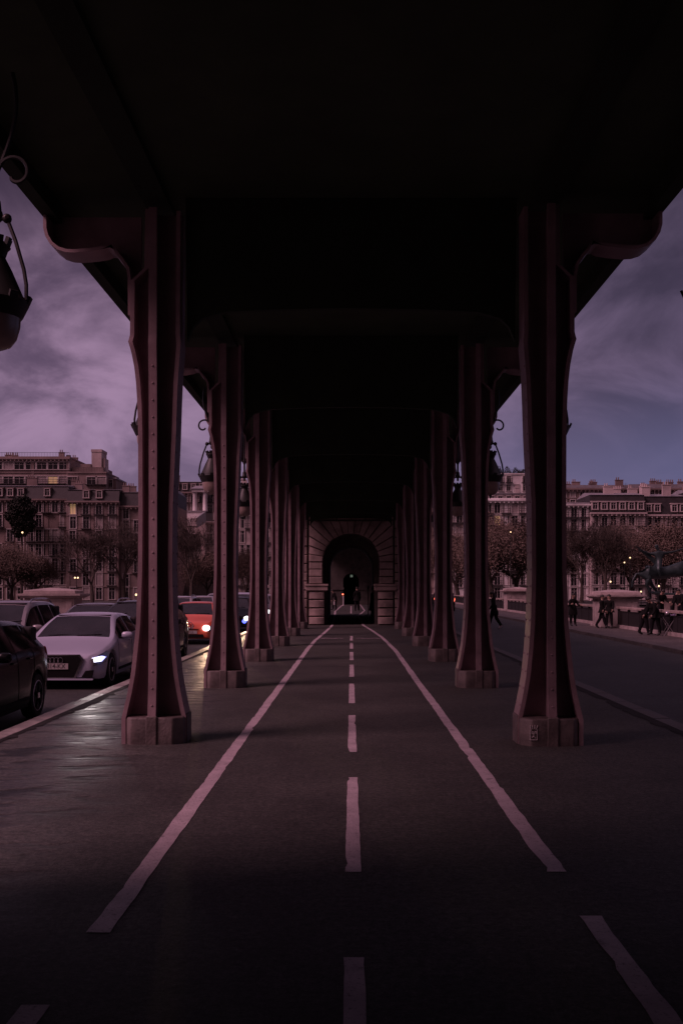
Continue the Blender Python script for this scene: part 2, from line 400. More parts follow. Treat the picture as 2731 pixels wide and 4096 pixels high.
# the scrawl on the right plinth: a box face with spikes
g = MB(); px, pz, py = 1.95, .13, 11.0-.338
def stroke(pts, r=.0055): g.tube([(px+x, py-.001, pz+z) for x, z in pts], r, 5)
stroke([(-.035,-.06),(.04,-.06),(.042,.05),(-.035,.045),(-.035,-.06)]); stroke([(-.03,.06),(-.035,.1)]); stroke([(-.01,.06),(-.012,.095)])
stroke([(.012,.06),(.016,.1)]); stroke([(.034,.06),(.045,.095)]); stroke([(-.018,.02),(-.006,.03),(-.004,.01),(-.018,.008)]); stroke([(.012,.025),(.028,.03),(.03,.008),(.014,.006),(.012,.025)])
stroke([(-.015,-.035),(.005,-.02),(.022,-.04)]); stroke([(.0,.015),(.004,-.01)])
tag(g.build('scrawled_mark', M['chalk']), 'small pale scrawled face with spiky hair on the right column plinth', 'graffiti')

# ------------------------------------------------------------------ viaduct deck
deck = thing('viaduct_deck', 'black underside of the railway viaduct deck overhead', 'viaduct', (0, 0, 5.8))
Y0, Y1 = -14., 112.
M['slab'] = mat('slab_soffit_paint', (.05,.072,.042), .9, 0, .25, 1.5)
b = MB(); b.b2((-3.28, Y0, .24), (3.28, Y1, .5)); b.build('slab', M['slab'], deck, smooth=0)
for s in (-1, 1):
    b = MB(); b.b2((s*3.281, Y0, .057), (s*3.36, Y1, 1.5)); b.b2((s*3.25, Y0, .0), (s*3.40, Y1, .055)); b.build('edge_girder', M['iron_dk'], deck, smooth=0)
    for x in (2.16,):
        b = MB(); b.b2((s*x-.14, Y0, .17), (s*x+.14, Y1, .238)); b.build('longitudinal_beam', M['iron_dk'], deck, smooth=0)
arch = [(-1.85,-1.05)] + [(-1.78+.02*i, -1.05+.02*i) for i in range(1,1)]
arch = [(-1.82,-1.35),(-1.76,-1.2),(-1.66,-1.1),(-1.4,-1.03),(-.8,-1.0),(0,-.99),(.8,-1.0),(1.4,-1.03),(1.66,-1.1),(1.76,-1.2),(1.82,-1.35)]
proto = None
for y in COLY + [45.0-.4]:
    if proto is None:
        b = MB(); b.prism(arch + [(1.84,.23),(-1.84,.23)], 'y', -.04, .04)
        secs = [[(x,-.14,z-.03),(x,.14,z-.03),(x,.14,z),(x,-.14,z)] for x, z in arch]
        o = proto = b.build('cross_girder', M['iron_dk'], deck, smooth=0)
    else:
        o = proto.copy(); COL.objects.link(o); o.parent = deck
    o.location = (0, y, 0)

# ------------------------------------------------------------------ lanterns
def make_lantern():
    root = thing('hanging_lantern', '', 'lantern', (0,0,0), 0, 'lanterns hanging along the viaduct edges')
    b = MB()
    b.tube([(0,0,2.2),(0,0,1.10)], .026, 8); b.tube([(0,0,1.16),(0,0,1.06)], [.045,.055], 10)
    b.blob((0,0,1.05), .065, 10, 8); b.blob((0,0,.965), (.03,.03,.05), 8, 6)
    for s in (-1, 1):                      # scrolls up to the deck
        pts = []
        for i in range(23):
            u = i/22; a = -math.pi*.25 - u*math.pi*1.75; rr = .045+.105*u**.8
            pts.append((s*(.165+rr*math.cos(a+math.pi)), 0, 1.37-rr*math.sin(a+math.pi)))
        e = pts[-1]
        pts = pts + [(s*(.165+.16*math.cos(t_)), 0, 1.36+.16*math.sin(t_)) for t_ in (-.35,-.1,.1)] if False else pts
        x0_ = abs(e[0])
        for k_ in range(1, 9):
            u = k_/8; pts.append((s*(x0_+.16*math.sin(u*2.2)*(1 if u < .7 else 1)), 0, e[2]+.78*u))
        b.tube(pts, .017, 6)
    b.build('hanger', M['black'], root)
    for s in (-1, 1):
        b = MB(); b.blob((s*.10,0,1.02), .038, 8, 6); b.tube([(0,0,1.03),(s*.1,0,1.02)], .02, 6)
        b.tube([(s*.10,0,1.02),(s*.17,0,.84),(s*.235,0,.62),(s*.255,0,.5),(s*.255,0,.38)], .016, 6)
        b.build('bow', M['black'], root)
    b = MB()
    b.lathe([(.085,.84),(.12,.80),(.10,.78),(.08,.72),(.13,.62),(.215,.42),(.24,.40),(.262,.37),(.215,.27),(.20,.25)], n=20)
    for i in range(8):
        a = i*math.pi/4; b.box((.105*math.cos(a), .105*math.sin(a), .84), (.03,.05,.07), rz=a, ry=.35)
    for i in range(8):
        a = i*math.pi/4+.2; b.box((.26*math.cos(a), .26*math.sin(a), .39), (.02,.07,.06), rz=a, ry=.4)
    b.build('cap', M['black'], root, smooth=30)
    b = MB(); b.lathe([(.195,.26),(.19,.18),(.165,.09),(.12,.03),(.06,.004),(.01,0)], n=20); b.build('glass_bowl', M['lampglass'], root, smooth=60)
    b = MB(); b.lathe([(.03,.004),(.03,-.02),(.012,-.04),(.02,-.055),(.004,-.075)], n=10); b.build('finial', M['black'], root)
    return root
lp = make_lantern()
spots = [(-1, k) for k in range(6)] + [(1, k) for k in range(6)]
wh = ['hanging nearest the camera', 'half hidden behind the nearest column', 'hanging just before the third column', 'hanging before the fourth column', 'hanging before the fifth column', 'hanging before the last column']
wh[2] = 'hanging beside the second column, in full view'
for i, (s, k) in enumerate(spots):
    o = lp if i == 0 else copy_tree(lp)
    o.location = (s*2.77, (7.5 if s > 0 and k == 0 else 7.75+6.05*k), 3.55); o.rotation_euler.z = [.1,.3,.05,-.2,.2,0][k]*s
    o['label'] = 'black crowned lantern on the %s, %s' % ('left' if s < 0 else 'right', wh[k])

# ------------------------------------------------------------------ stone portals
def notch(half, spring, outer, top, r=None, n=20):
    r = r or half
    pts = [(-outer, -.3), (-half, -.3)] + [(-r*math.cos(math.pi*i/n), spring + r*math.sin(math.pi*i/n)) for i in range(n+1)] + [(half, -.3), (outer, -.3), (outer, top), (-outer, top)]
    return pts
PY = 45.3
por = thing('stone_portal', 'rusticated stone portal with round arch at the end of the colonnade', 'portal', (0, PY, 0))
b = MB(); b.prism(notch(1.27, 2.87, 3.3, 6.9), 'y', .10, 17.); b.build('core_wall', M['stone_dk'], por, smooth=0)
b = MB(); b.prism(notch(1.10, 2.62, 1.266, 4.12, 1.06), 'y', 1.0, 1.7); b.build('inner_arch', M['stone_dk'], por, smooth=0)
b = MB(); rr = random.Random(5)
def block(poly, d0=None, top=False):
    d = d0 if d0 is not None else rr.uniform(-.05, .0)
    c = (sum(p[0] for p in poly)/len(poly), sum(p[1] for p in poly)/len(poly))
    inset = [(c[0]+(x-c[0])*.82, c[1]+(z-c[1])*.80) for x, z in poly]
    mid = [(c[0]+(x-c[0])*.94, c[1]+(z-c[1])*.91) for x, z in poly]
    b.loft([[(x, .11, z) for x, z in mid], [(x, d+.035, z) for x, z in mid], [(x, d, z) for x, z in inset]])
zc = [1.88 + .333*i for i in range(4)]
for s in (-1, 1):
    for z0, z1 in zip(zc, zc[1:]): block([(s*1.27,z0),(s*1.93,z0),(s*1.93,z1),(s*1.27,z1)])
    for i in range(4): block([(s*1.2, .02+.385*i),(s*1.93,.02+.385*i),(s*1.93,.385*(i+1)),(s*1.2,.385*(i+1))], -.06)
    for z0 in [0 + .4*i for i in range(12)]: block([(s*1.97,z0),(s*2.6,z0),(s*2.6,z0+.4),(s*1.97,z0+.4)]); block([(s*2.6,z0),(s*3.28,z0),(s*3.28,z0+.4),(s*2.6,z0+.4)])
SP, RA, XB, ZT = 2.88, 1.27, 1.93, 4.78
def outer(a):
    ca, sa = math.cos(a), math.sin(a)
    t = min(XB/abs(ca) if abs(ca) > 1e-6 else 1e9, (ZT-SP)/sa if sa > 1e-6 else 1e9)
    return (t*ca, SP+t*sa)
NV = 17; cor = math.atan2(ZT-SP, XB)
for i in range(NV):
    a0, a1 = math.pi*i/NV, math.pi*(i+1)/NV
    P = [(RA*math.cos(a0), SP+RA*math.sin(a0)), outer(a0)]
    for ac in (cor, math.pi-cor):
        if a0 < ac < a1: P.append((XB if ac < 1.5 else -XB, ZT))
    P += [outer(a1), (RA*math.cos(a1), SP+RA*math.sin(a1))]
    block(P)
for i in range(6): x0 = -1.93+i*.643; block([(x0,4.8),(x0+.643,4.8),(x0+.643,5.25),(x0,5.25)])
b.build('masonry', M['stone'], por, smooth=40)
for s in (-1, 1):
    b = MB(); b.b2((s*1.06, -.12, 1.58), (s*2.06, .5, 1.78)); b.b2((s*1.03, -.16, 1.78), (s*2.09, .5, 1.87)); b.b2((s*1.12, -.04, 1.54), (s*2.0, .5, 1.58))
    b.build('impost', M['stone'], por, smooth=0, bevel=.015)
P2 = 100.
por2 = thing('stone_portal', 'small far stone portal seen through the first arch', 'portal', (0, P2, 0))
b = MB(); b.b2((-3.2, 40, -.2), (3.2, 41, 6)); b.build('added_dark_wall', M['stone_dk'], por2, smooth=0)  # added dark wall closes the far arch so no bright opening shows
b = MB(); b.prism(notch(.80, 2.35, 3.3, 6.9), 'y', 0, 39.9); b.build('core_wall', M['stone_dk'], por2, smooth=0)  # darker copy of the stone puts the tunnel's shade into the colour
for s in (-1, 1):
    b = MB(); b.b2((s*.72, -.1, 1.5), (s*2.0, .4, 1.75)); b.build('impost', M['stone_dk'], por2, smooth=0)
shade_portal = thing('stone_portal', 'unseen stone portal added around the camera to shade the near paving', 'portal', (0, 4.3, 0))
b = MB(); b.prism(notch(2.3, 3.5, 3.85, 6.9), 'y', -16, .75); b.build('core_wall', M['stone_dk'], shade_portal, smooth=0)  # unseen portal, added to darken the paving near the camera
tl = thing('traffic_light', 'small red signal light glowing inside the dark far arch', 'traffic light', (-.98, 105, 0))
tl.location = (wx(787, 99.2), 99.2, 0)
b = MB(); b.tube([(0,0,0),(0,0,1.3)], .03, 8); b.box((0,0,1.1), (.16,.12,.42)); b.build('post', M['black'], tl)
b = MB(); b.lathe([(.07,0),(.07,.02),(.0,.03)], n=12); o = b.build('lens', M['redlens'], tl); o.rotation_euler = (R(90),0,0); o.location = (0,-.06,wz(1365,99.2))
gp = thing('lit_sign', 'small pale green lit panel high in the far arch', 'sign', (wx(807, 111), 111, wz(1322, 111)))
b = MB(); b.box((0,0,0), (.34,.06,.46)); b.build('case', M['black'], gp)
for s in (-1,1):
    b = MB(); b.box((s*.075,-.036,0), (.1,.02,.38)); b.build('panel', M['greenwin'], gp)
bo = thing('bollard', 'short white bollard at the mouth of the far arch', 'bollard', (wx(788.5, 95), 95, 0))
b = MB(); b.lathe([(.06,0),(.05,.1),(.045,.7),(.07,.72),(.05,.78)], n=10); b.build('post', M['shoe'], bo); b = MB(); b.blob((0,0,.84), .07, 10, 8); b.build('ball_top', M['shoe'], bo)
sp = thing('post', 'thin grey post standing inside the right of the arch', 'post', (wx(845.5, 52), 52, 0))
b = MB(); b.tube([(0,0,0),(0,0,1.65)], .022, 8); b.build('pole', M['silver'], sp); b = MB(); b.box((0,0,1.72), (.1,.05,.16)); b.build('head', M['black'], sp)

# ------------------------------------------------------------------ parapets and pedestals
def pedestal(x, y, ztop, w, label, d=1.6):
    t = thing('parapet_pedestal', label, 'pedestal', (x, y, PAVE), 0, 'stone pedestals of the bridge parapet')
    h = ztop-PAVE
    b = MB(); b.b2((-w*.5+.28,-d/2+.2,.12),(w*.5-.28,d/2-.2,h-.42)); b.b2((-w*.5+.18,-d/2+.1,0),(w*.5-.18,d/2-.1,.12))
    for s in (-1,1): b.b2((s*(w*.5-.6),-d/2+.17,.25),(s*(w*.5-.36),-d/2+.21,h-.55))
    b.build('shaft', M['pale'], t, smooth=0, bevel=.02)
    b = MB(); q = lambda s_, z: [(-w/2*s_,-d/2*s_,z),(w/2*s_,-d/2*s_,z),(w/2*s_,d/2*s_,z),(-w/2*s_,d/2*s_,z)]
    b.loft([q(.84,h-.42),q(.96,h-.34),q(.98,h-.32)]); b.loft([q(1.0,h-.317),q(1.0,h-.235)]); b.loft([q(.82,h-.232),q(.81,h-.12),q(.78,h-.10),q(.12,h)])
    b.build('cap', M['pale'], t, smooth=0)
    return t
pedestal(-12.1, 40.6, 1.7, 2.55, 'wide stone parapet pedestal with tiered cap behind the parked cars on the left')
pedestal(12.2, 46., 1.62, 2.25, 'wide stone parapet pedestal with tiered cap beside the group of people on the right', 2.2)
pedestal(12.9, 77.5, 1.75, 2.4, 'far stone parapet pedestal with tiered cap, partly hidden by the nearest right column', 2.0)
def parapet(x, y0, y1, label, z1=.95):
    t = thing('parapet', label, 'parapet', (x, (y0+y1)/2, PAVE)); l = (y1-y0)/2
    b = MB(); b.b2((-.12,-l,0),(.12,l,.14)); b.build('base_course', M['pale'], t, smooth=0)
    b = MB(); b.b2((-.03,-l,.14),(.03,l,.72)); n = int(2*l/1.6)
    for i in range(n+1):
        y = -l + 2*l*i/n; b.b2((-.05,y-.05,.143),(.05,y+.05,.85))
    b.b2((-.05,-l,.72),(.05,l,.76)); b.build('iron_panel', M['iron_rail'], t, smooth=0)
    b = MB(); b.b2((-.14,-l,z1-.1),(.14,l,z1)); b.build('coping', M['stone'], t, smooth=0, bevel=.015)
parapet(12.05, 14, 44.85, 'dark iron parapet with stone coping in front of the right pedestal')
parapet(12.05, 47.2, 76.4, 'dark iron parapet with stone coping between the two right pedestals')
parapet(12.05, 78.6, 149, 'distant iron parapet beyond the far right pedestal')
parapet(-12.05, 5, 39.7, 'iron parapet with stone coping on the left, before the pedestal')
parapet(-12.05, 41.5, 149, 'iron parapet with stone coping on the left, beyond the pedestal')

# ------------------------------------------------------------------ lettering
def text_mesh(txt, size, mi=0):
    cu = bpy.data.curves.new('lettering', 'FONT'); cu.body = txt; cu.size = size; cu.align_x = 'CENTER'; cu.align_y = 'CENTER'; cu.extrude = .001
    o = bpy.data.objects.new('lettering', cu); COL.objects.link(o)
    me = bpy.data.meshes.new_from_object(o.evaluated_get(bpy.context.evaluated_depsgraph_get()))
    bpy.data.objects.remove(o); bpy.data.curves.remove(cu)
    return me

# ------------------------------------------------------------------ cars
def smooth_interp(keys, t):
    """monotone-ish cubic through the keys"""
    n = len(keys)
    if t <= keys[0][0]: return keys[0][1]
    if t >= keys[-1][0]: return keys[-1][1]
    for i in range(n-1):
        x0, y0 = keys[i]; x1, y1 = keys[i+1]
        if x0 <= t <= x1:
            h = x1-x0; d = (y1-y0)/h
            def slope(j):
                if j == 0: return (keys[1][1]-keys[0][1])/(keys[1][0]-keys[0][0])
                if j == n-1: return (keys[-1][1]-keys[-2][1])/(keys[-1][0]-keys[-2][0])
                a = (keys[j][1]-keys[j-1][1])/(keys[j][0]-keys[j-1][0]); c = (keys[j+1][1]-keys[j][1])/(keys[j+1][0]-keys[j][0])
                return 0 if a*c <= 0 else 2*a*c/(a+c)
            m0, m1 = slope(i), slope(i+1); u = (t-x0)/h
            return (2*u**3-3*u*u+1)*y0 + (u**3-2*u*u+u)*h*m0 + (-2*u**3+3*u*u)*y1 + (u**3-u*u)*h*m1
SHAPES = {
 'hatch': dict(top=[(0,.60),(.012,.655),(.04,.70),(.10,.76),(.18,.83),(.262,.915),(.30,.975),(.37,1.145),(.44,1.29),(.485,1.355),(.53,1.39),(.60,1.41),(.72,1.395),(.82,1.35),(.88,1.29),(.92,1.17),(.965,1.0),(.985,.93),(1,.80)],
              belt=[(0,.56),(.03,.64),(.12,.73),(.25,.86),(.32,.895),(.5,.915),(.8,.965),(.9,.98),(.96,.94),(1,.77)],
              w=[(0,.66),(.012,.73),(.03,.80),(.07,.865),(.14,.90),(.5,.915),(.8,.91),(.92,.86),(.975,.80),(1,.72)],
              wt=[(0,.60),(.04,.70),(.14,.80),(.25,.815),(.30,.80),(.38,.72),(.485,.62),(.6,.60),(.8,.58),(.9,.57),(.96,.62),(1,.62)],
              win=((.33,.565),(.58,.735),(.75,.84)), ws=(.285,.470), rw=(.895,.962), cowl=.28, whl=(.19,.80)),
 'suv': dict(top=[(0,.66),(.012,.78),(.04,.86),(.10,.93),(.18,.98),(.245,1.03),(.28,1.09),(.35,1.28),(.42,1.46),(.46,1.535),(.51,1.58),(.60,1.605),(.75,1.60),(.86,1.56),(.91,1.49),(.945,1.32),(.975,1.14),(.99,1.05),(1,.85)],
              belt=[(0,.62),(.03,.76),(.12,.88),(.24,.98),(.32,1.0),(.5,1.02),(.8,1.07),(.9,1.08),(.96,1.04),(1,.82)],
              w=[(0,.72),(.012,.79),(.03,.84),(.07,.89),(.14,.915),(.5,.925),(.8,.92),(.92,.885),(.975,.84),(1,.78)],
              wt=[(0,.66),(.04,.74),(.14,.82),(.24,.83),(.28,.82),(.36,.745),(.46,.665),(.6,.65),(.8,.635),(.9,.62),(.96,.68),(1,.70)],
              win=((.31,.55),(.565,.73),(.745,.88)), ws=(.265,.45), rw=(.92,.972), cowl=.26, whl=(.19,.80)),
 'mini': dict(top=[(0,.58),(.015,.70),(.05,.78),(.12,.86),(.20,.95),(.26,1.06),(.34,1.25),(.40,1.365),(.45,1.42),(.52,1.45),(.65,1.455),(.8,1.42),(.9,1.34),(.945,1.2),(.975,1.0),(1,.75)],
              belt=[(0,.55),(.04,.70),(.14,.82),(.24,.91),(.32,.94),(.5,.95),(.8,1.0),(.9,1.0),(.96,.94),(1,.72)],
              w=[(0,.60),(.015,.70),(.04,.77),(.09,.82),(.16,.835),(.5,.835),(.8,.835),(.92,.80),(.975,.75),(1,.68)],
              wt=[(0,.52),(.05,.66),(.15,.74),(.22,.745),(.28,.72),(.36,.65),(.45,.585),(.6,.57),(.8,.56),(.9,.55),(.96,.60),(1,.60)],
              win=((.30,.56),(.58,.83)), ws=(.235,.425), rw=(.91,.97), cowl=.23, whl=(.18,.83)),
}
def make_car(label, shape, loc, paint_m, L=4.25, W=1.80, H=None, facing=1, lights='off', rails=False, plate=None, emblem=None, grille='bar', group='cars queuing on the left carriageway', cat='car', tails='off', detail=True):
    S = SHAPES[shape]; root = thing('car', label, cat, loc, 0 if facing > 0 else math.pi, group)
    bw = max(v for _, v in S['w'])*2; kx = W/bw; kz = (H/max(v for _, v in S['top'])) if H else 1
    wr = .325; ar = wr+.055
    top = lambda s: smooth_interp(S['top'], s)*kz
    belt = lambda s: min(smooth_interp(S['belt'], s)*kz, top(s)-.035)
    wb = lambda s: smooth_interp(S['w'], s)*kx
    wt = lambda s: min(smooth_interp(S['wt'], s)*kx, wb(s)*.97)
    bot = lambda s: smooth_interp([(0,.24),(.04,.19),(.2,.19),(.5,.20),(.9,.22),(1,.32)], s)
    def sill(s):
        z = bot(s)
        for c in S['whl']:
            dy = (s-c)*L
            if abs(dy) < ar: z = max(z, wr+math.sqrt(ar*ar-dy*dy))
        return z
    def ring(s):
        w, zb, zt, z0, t = wb(s), belt(s), top(s), sill(s), wt(s)
        zb = max(zb, z0+.06); h = zb-z0; g = zt-zb
        ext = .0
        return [(0,z0),(.78*w,z0),(.955*w,z0+.005),(.985*w,z0+.06*h/.5),(w,z0+.35*h),(1.0*w,z0+.62*h),(.988*w,z0+.86*h),(.965*w,zb),
                (.965*w+(t-.965*w)*.10, zb+g*.12), (.965*w+(t-.965*w)*.42, zb+g*.48), (.965*w+(t-.965*w)*.80, zb+g*.85), (t, zb+g*.955), (t*.90, zt-.004*1), (t*.5, zt+.012), (0, zt+.018)]
    NR = 15
    brk = [0,.006,.012,.02,.03,.045,1,.994,.985] + [v for p in S['win'] for v in p] + list(S['ws']) + list(S['rw'])
    for c in S['whl']:
        for k in range(-8, 9): brk.append(c + ar*math.sin(k*math.pi/16)*.999/L)
    st = sorted(set([round(i/46, 4) for i in range(47)] + [round(x, 5) for x in brk if 0 <= x <= 1]))
    st = [s for i, s in enumerate(st) if i == 0 or s-st[i-1] > .0025 or s in brk]
    Y = lambda s: (s-.5)*L
    rings = [ring(s) for s in st]
    body, wsg, rwg = MB(), MB(), MB(); sg = {1: MB(), -1: MB()}
    def P(i, j, sd): return (sd*rings[i][j][0], Y(st[i]), rings[i][j][1])
    inr = lambda s0, s1, r: s0 >= r[0]-1e-4 and s1 <= r[1]+1e-4
    for i in range(len(st)-1):
        s0, s1 = st[i], st[i+1]
        for j in range(NR-1):
            for sd in (1, -1):
                q = [P(i,j,sd), P(i,j+1,sd), P(i+1,j+1,sd), P(i+1,j,sd)]
                tgt = body
                if j >= 12 and inr(s0, s1, S['ws']): tgt = wsg
                elif j >= 12 and inr(s0, s1, S['rw']): tgt = rwg
                elif 8 <= j <= 9 and any(inr(s0, s1, w_) for w_ in S['win']): tgt = sg[sd]
                tgt.add(q, [(0,1,2,3)])
    for i in (0, len(st)-1):
        body.add([P(i,j,1) for j in range(NR)] + [P(i,j,-1) for j in range(NR-2,0,-1)], [tuple(range(2*NR-2))])
    def weld(mb, name, m, ang=38):
        bm = bmesh.new(); vs = [bm.verts.new(p) for p in mb.v]
        for f in mb.f:
            try: bm.faces.new([vs[k] for k in f])
            except ValueError: pass
        bmesh.ops.remove_doubles(bm, verts=bm.verts[:], dist=.0008)
        bmesh.ops.recalc_face_normals(bm, faces=bm.faces[:])
        me = bpy.data.meshes.new(name); bm.to_mesh(me); bm.free()
        return link(name, me, m, root, ang)
    weld(body, 'body', paint_m)
    weld(wsg, 'windscreen', M['glass'], 60); weld(rwg, 'rear_window', M['glass'], 60)
    for sd in (1, -1): weld(sg[sd], 'side_window', M['glass_dk'], 60)
    def sp(s, j, sd, off=.012):
        i = int(j); u = j-i; r = ring(s); r2 = ring(min(1, s+.01)); a = r[i]; c = r[min(i+1, NR-1)]
        x, z = a[0]+(c[0]-a[0])*u, a[1]+(c[1]-a[1])*u
        n = Vector((c[1]-a[1], 0, -(c[0]-a[0])))
        if n.length < 1e-6: n = Vector((1,0,0))
        n.normalize(); fy = -1 if s < .12 else (1 if s > .9 else 0)
        return Vector((sd*(x+n.x*off), Y(s)+fy*off*1.1, z+n.z*off))
    def patch(name, sl, jl, sd, m, off=.010, shape_fn=None):
        mb = MB(); G = [[sp(s, j, sd, off) for j in jl] for s in sl]; G2 = [[sp(s, j, sd, -.02) for j in jl] for s in sl]
        n = len(jl); k = len(sl); V = [p for r in G for p in r]; o = len(V); V += [p for r in G2 for p in r]; Fc = []
        for i in range(k-1):
            for j in range(n-1):
                Fc += [(i*n+j, i*n+j+1, (i+1)*n+j+1, (i+1)*n+j)]
        bd = [(i, 0) for i in range(k)] + [(k-1, j) for j in range(1, n)] + [(i, n-1) for i in range(k-2, -1, -1)] + [(0, j) for j in range(n-2, 0, -1)]
        for a, c in zip(bd, bd[1:]+bd[:1]):
            Fc.append((a[0]*n+a[1], c[0]*n+c[1], o+c[0]*n+c[1], o+a[0]*n+a[1]))
        mb.add(V, Fc); return mb.build(name, m, root, smooth=40)
    yf = -L/2
    for sd in (1, -1):
        lm = {'off': M['hloff'], 'led': M['hloff'], 'bulb': M['hloff']}[lights]
        hl = patch('headlight', [.004,.012,.02,.035,.055,.08,.105], [5.0,5.6,6.3,7.0], sd, lm)
        if lights != 'off':
            b = MB(); a0 = sp(.016, 6.1, sd, .02); a0.x *= .80 if grille == 'slim' else 1
            if lights == 'led':
                P_ = [(-.16,.02),(-.06,-.005),(-.05,-.045),(.10,-.025),(.17,.055),(.10,.075)]
            else:
                P_ = [(.125*math.cos(2*math.pi*i/14), .10*math.sin(2*math.pi*i/14)) for i in range(14)]; a0.y -= .06
            def pl(k, o): return [(a0.x+sd*x*k, a0.y+o+max(0,(x))*(.5 if x > -.05 else .2)*1.0, a0.z+z*k) for x, z in P_]
            b.loft([pl(1, .02), pl(1, -.018)]); b.build('lamp', M['led'] if lights == 'led' else M['hlwarm'], hl, smooth=0)
            if lights == 'led':
                b = MB(); b.loft([pl(1.07, .024), pl(1.07, -.010)]); b.build('lamp_halo', M['halo'], hl, smooth=0)
        patch('tail_light', [.93,.95,.97,.985,.995], [6.2,7.0,7.9], sd, M['tail'] if tails == 'lit' else M['tailoff'])
        b = MB(); ym = Y(S['ws'][0]+.055); zm = belt(S['ws'][0]+.05)+.07; xm = wb(.33)*.97
        secs = []
        for t_, sc in ((0,.55),(.03,.9),(.10,1),(.17,.92),(.205,.6)):
            secs.append([(sd*(xm+.05+t_), ym+math.cos(a)*.055*sc - .02, zm+.012+math.sin(a)*.072*sc) for a in [2*math.pi*i/10 for i in range(10)]])
        b.loft(secs); o = b.build('wing_mirror', [paint_m], root, smooth=60)
        b = MB(); b.box((sd*(xm+.03), ym, zm-.045), (.1,.05,.035)); b.build('mirror_arm', M['trim'], o, smooth=0)
        for w_ in S['win'][:2]:
            b = MB(); s_ = w_[1]-.035; q = sp(s_, 6.3, sd, .014); b.box((q.x, q.y, q.z), (.03,.17,.028)); b.build('door_handle', paint_m, root, smooth=0, bevel=.008)
        for s_ in (S['win'][0][0]-.03, S['win'][0][1]+.006, S['win'][1][1]+.004):
            b = MB(); pts = [sp(s_, j, sd, .002) for j in (3,4,5,6,7,7.8)]; b.tube(pts, .0035, 4); b.build('door_seam', M['trim'], root, smooth=0)
        b = MB(); b.tube([sp(s_, 3.2, sd, .006) for s_ in [S['whl'][0]+.115+(S['whl'][1]-S['whl'][0]-.23)*i/8 for i in range(9)]], .028, 6); b.build('sill_trim', M['trim'], root)
        if rails:
            b = MB(); pts = [(sd*(wt(s_)*.93), Y(s_), top(s_)+(.05 if 0 < i < 8 else -.01)) for i, s_ in enumerate([.50+.38*i/8 for i in range(9)])]
            b.tube(pts, .018, 6); b.build('roof_rail', M['chrome'], root)
        for c in S['whl']:
            w = thing('wheel', None, None); w.parent = root; w.location = (sd*(wb(c)-.115), Y(c), wr)
            b = MB(); prof = [(.215,-.09),(.29,-.10),(.318,-.085),(wr,-.05),(wr,.05),(.318,.085),(.29,.10),(.215,.09)]
            b.loft([[(x_*1.0, r_*math.cos(2*math.pi*k/26), r_*math.sin(2*math.pi*k/26)) for k in range(26)] for r_, x_ in prof]); b.build('tyre', M['tyre'], w)
            b = MB()
            for k in range(5):
                for da in (-.13,.13):
                    a = 2*math.pi*k/5+.3
                    b.box((sd*.075, .13*math.cos(a+da), .13*math.sin(a+da)), (.03,.20,.035), rx=a+da*.3)
            b.loft([[(sd*x_, r_*math.cos(2*math.pi*k/24), r_*math.sin(2*math.pi*k/24)) for k in range(24)] for r_, x_ in ((.222,.06),(.228,.092),(.214,.095),(.205,.06))], caps=False)
            b.lathe([(.05,.06)], n=8) if False else b.box((sd*.08,0,0),(.05,.08,.08))
            b.build('rim', M['rim'], w, smooth=30)
    # front face
    def fpoly(name, poly, m, y0, th=.02, parent=root):
        b = MB(); b.prism(poly, 'y', y0-th, y0); return b.build(name, m, parent, smooth=0)
    wf, tf = wb(0), top(0)
    if grille == 'hex':
        G = [(-.43,.655*kz),(.43,.655*kz),(.50,.575*kz),(.36,.235),(-.36,.235),(-.50,.575*kz)]
        fr = fpoly('grille', [(x*1.09, .44+(z-.44)*1.10) for x, z in G], M['chrome'], yf+.004, .03)
        fpoly('grille_mesh', G, M['trim'], yf-.027, .008, fr)
        for s in (-1,1): fpoly('air_intake', [(s*.50,.235),(s*.70,.235),(s*.73,.37),(s*.58,.36)], M['trim'], yf+.02, .05)
        fpoly('bumper_lip', [(-.72,.185),(.72,.185),(.72,.215),(-.72,.215)], paint_m, yf+.02, .06)
    elif grille == 'slim':
        fpoly('grille', [(-.32,.505),(.32,.505),(.30,.53),(-.30,.53)], M['trim'], yf+.004, .03)
        fpoly('air_intake', [(-.50,.235),(.50,.235),(.46,.35),(-.46,.35)], M['trim'], yf+.006, .03)
    else:
        fpoly('grille', [(-.45,.52*kz),(.45,.52*kz),(.5,.66*kz),(-.5,.66*kz)], M['trim'], yf+.012, .03)
        fpoly('air_intake', [(-.55,.235),(.55,.235),(.50,.36),(-.50,.36)], M['trim'], yf+.006, .03)
        fpoly('grille_bar', [(-.46,.60*kz),(.46,.60*kz),(.46,.62*kz),(-.46,.62*kz)], M['chrome'], yf-.019, .012)
    zpl = {'hex': .445, 'slim': .42}.get(grille, .44)
    if detail:
        p = fpoly('number_plate', [(-.26,zpl-.055),(.26,zpl-.055),(.26,zpl+.055),(-.26,zpl+.055)], M['plate'], yf-.036 if grille == 'hex' else yf-.002, .014)
        if plate:
            me = text_mesh(plate, .12); t = link('lettering', me, M['ink'], p, 0); t.location = (0, yf-.0525 if grille == 'hex' else yf-.0185, zpl); t.rotation_euler = (R(90),0,0); t.scale = (.93,1.0,1)
